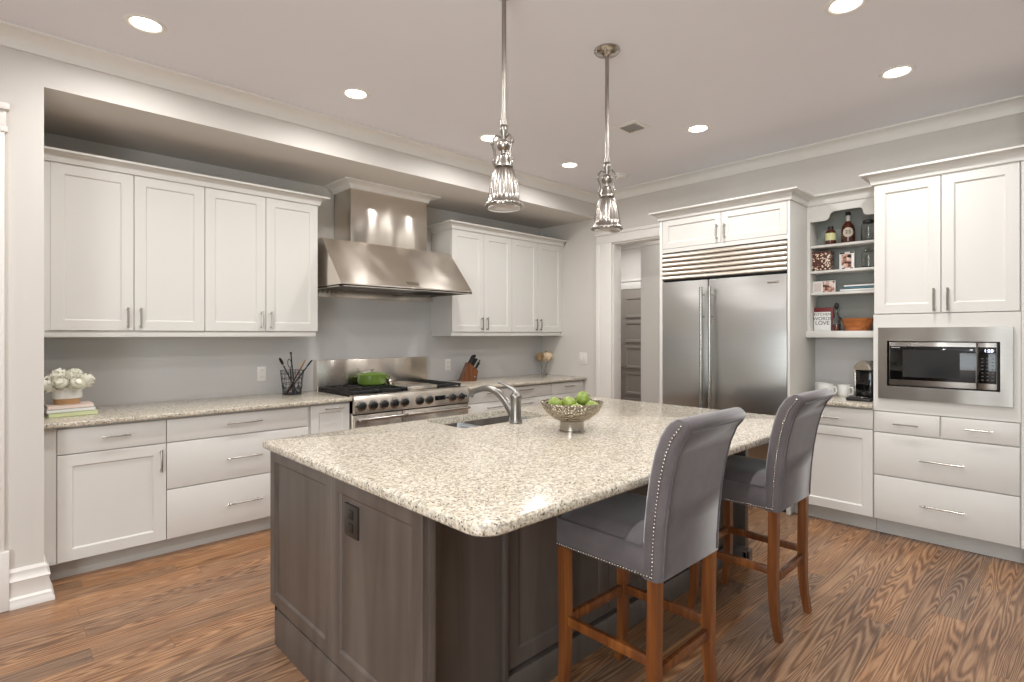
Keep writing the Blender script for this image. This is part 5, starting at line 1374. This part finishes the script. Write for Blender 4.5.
mkobj('stopper', MB().lathe([(0.008, 0.176), (0.016, 0.188), (0.018, 0.205), (0.010, 0.222), (0, 0.226)], c, 20), M['black'], t)
t = thing('wooden_bowl', 'oval orange-brown wooden bowl at the right of the lowest shelf', 'bowl', (XS, 1.215, SH[3]))
b = MB(); b.lathe([(0, 0.0), (0.078, 0.0), (0.092, 0.03), (0.108, 0.085), (0.112, 0.098), (0.105, 0.098), (0.086, 0.03), (0.07, 0.012), (0, 0.010)], (0, 0, 0), 40)
bmesh.ops.transform(b.bm, matrix=Matrix.Translation((4.925, 1.215, SH[3])) @ Matrix.Diagonal((0.88, 1.0, 1, 1)), verts=b.bm.verts)
mkobj('shell', b, M['basket'], t)
mkobj('handle', MB().tube([(4.915, 1.322, SH[3]+0.092), (4.91, 1.337, SH[3]+0.103), (4.93, 1.337, SH[3]+0.103), (4.94, 1.322, SH[3]+0.092)], 0.005, 8), M['ink'], t)

# coffee machine and mugs
mx_, my_ = 4.70, 1.110
t = thing('coffee_machine', 'black and chrome pod coffee machine at the right end of the nook counter', 'coffee machine', (mx_, my_, 0.908))
mkobj('base', MB().box(4.56, 4.86, 1.045, 1.200, 0.909, 0.932, 0.006), M['black'], t)
b = MB(); b.prism([(1.055, 0.93), (1.165, 0.93), (1.165, 1.14)] + [(1.11+0.055*math.cos(a_), 1.14+0.055*math.sin(a_)) for a_ in [PI*k/10 for k in range(1, 10)]] + [(1.055, 1.14)], 4.72, 4.88, lambda a, z, w_: (w_, a, z), 0.004)
mkobj('body', b, M['black'], t)
b = MB(); b.prism([(1.11+0.056*math.cos(a_), 1.135+0.066*math.sin(a_)) for a_ in [PI*k/12 for k in range(0, 13)]], 4.615, 4.76, lambda a, z, w_: (w_, a, z), 0.006)
mkobj('chrome_dome', b, M['nickel'], t)
mkobj('chrome_side', MB().box(4.68, 4.87, 1.166, 1.180, 0.94, 1.135, 0.005), M['nickel'], t)
mkobj('front_panel', MB().box(4.665, 4.722, 1.060, 1.163, 0.935, 1.135, 0.005), M['blackgl'], t)
mkobj('drip_tray', MB().lathe([(0, 0.931), (0.035, 0.931), (0.04, 0.936), (0.04, 0.94), (0, 0.939)], (4.615, 1.110, 0), 24), M['nickel'], t)
def mug(x, y, r, h, lb):
    t = thing('mug', lb, 'mug', (x, y, 0.908), 'white mugs in the coffee nook', local=True)
    mkobj('cup', MB().lathe([(0, 0), (r*0.75, 0), (r*0.92, 0.01), (r, h*0.4), (r, h), (r*0.94, h), (r*0.94, h*0.4), (r*0.85, 0.012), (0, 0.008)], (0, 0, 0), 32), M['ceramic'], t)
    mkobj('handle', MB().tube([(0.0, -r*0.96, h*0.80), (0.0, -r-0.022, h*0.78), (0.0, -r-0.028, h*0.5), (0.0, -r-0.016, h*0.25), (0.0, -r*0.96, h*0.22)], 0.006, 8), M['ceramic'], t)
    t.rotation_euler = (0, 0, -0.3); return t
mug(4.80, 1.405, 0.062, 0.095, 'wide white mug behind the top of the right bar stool')
mug(4.86, 1.290, 0.046, 0.092, 'smaller white mug right of the wide mug')
mug(4.93, 1.470, 0.050, 0.093, 'white mug at the back left of the nook, mostly hidden')
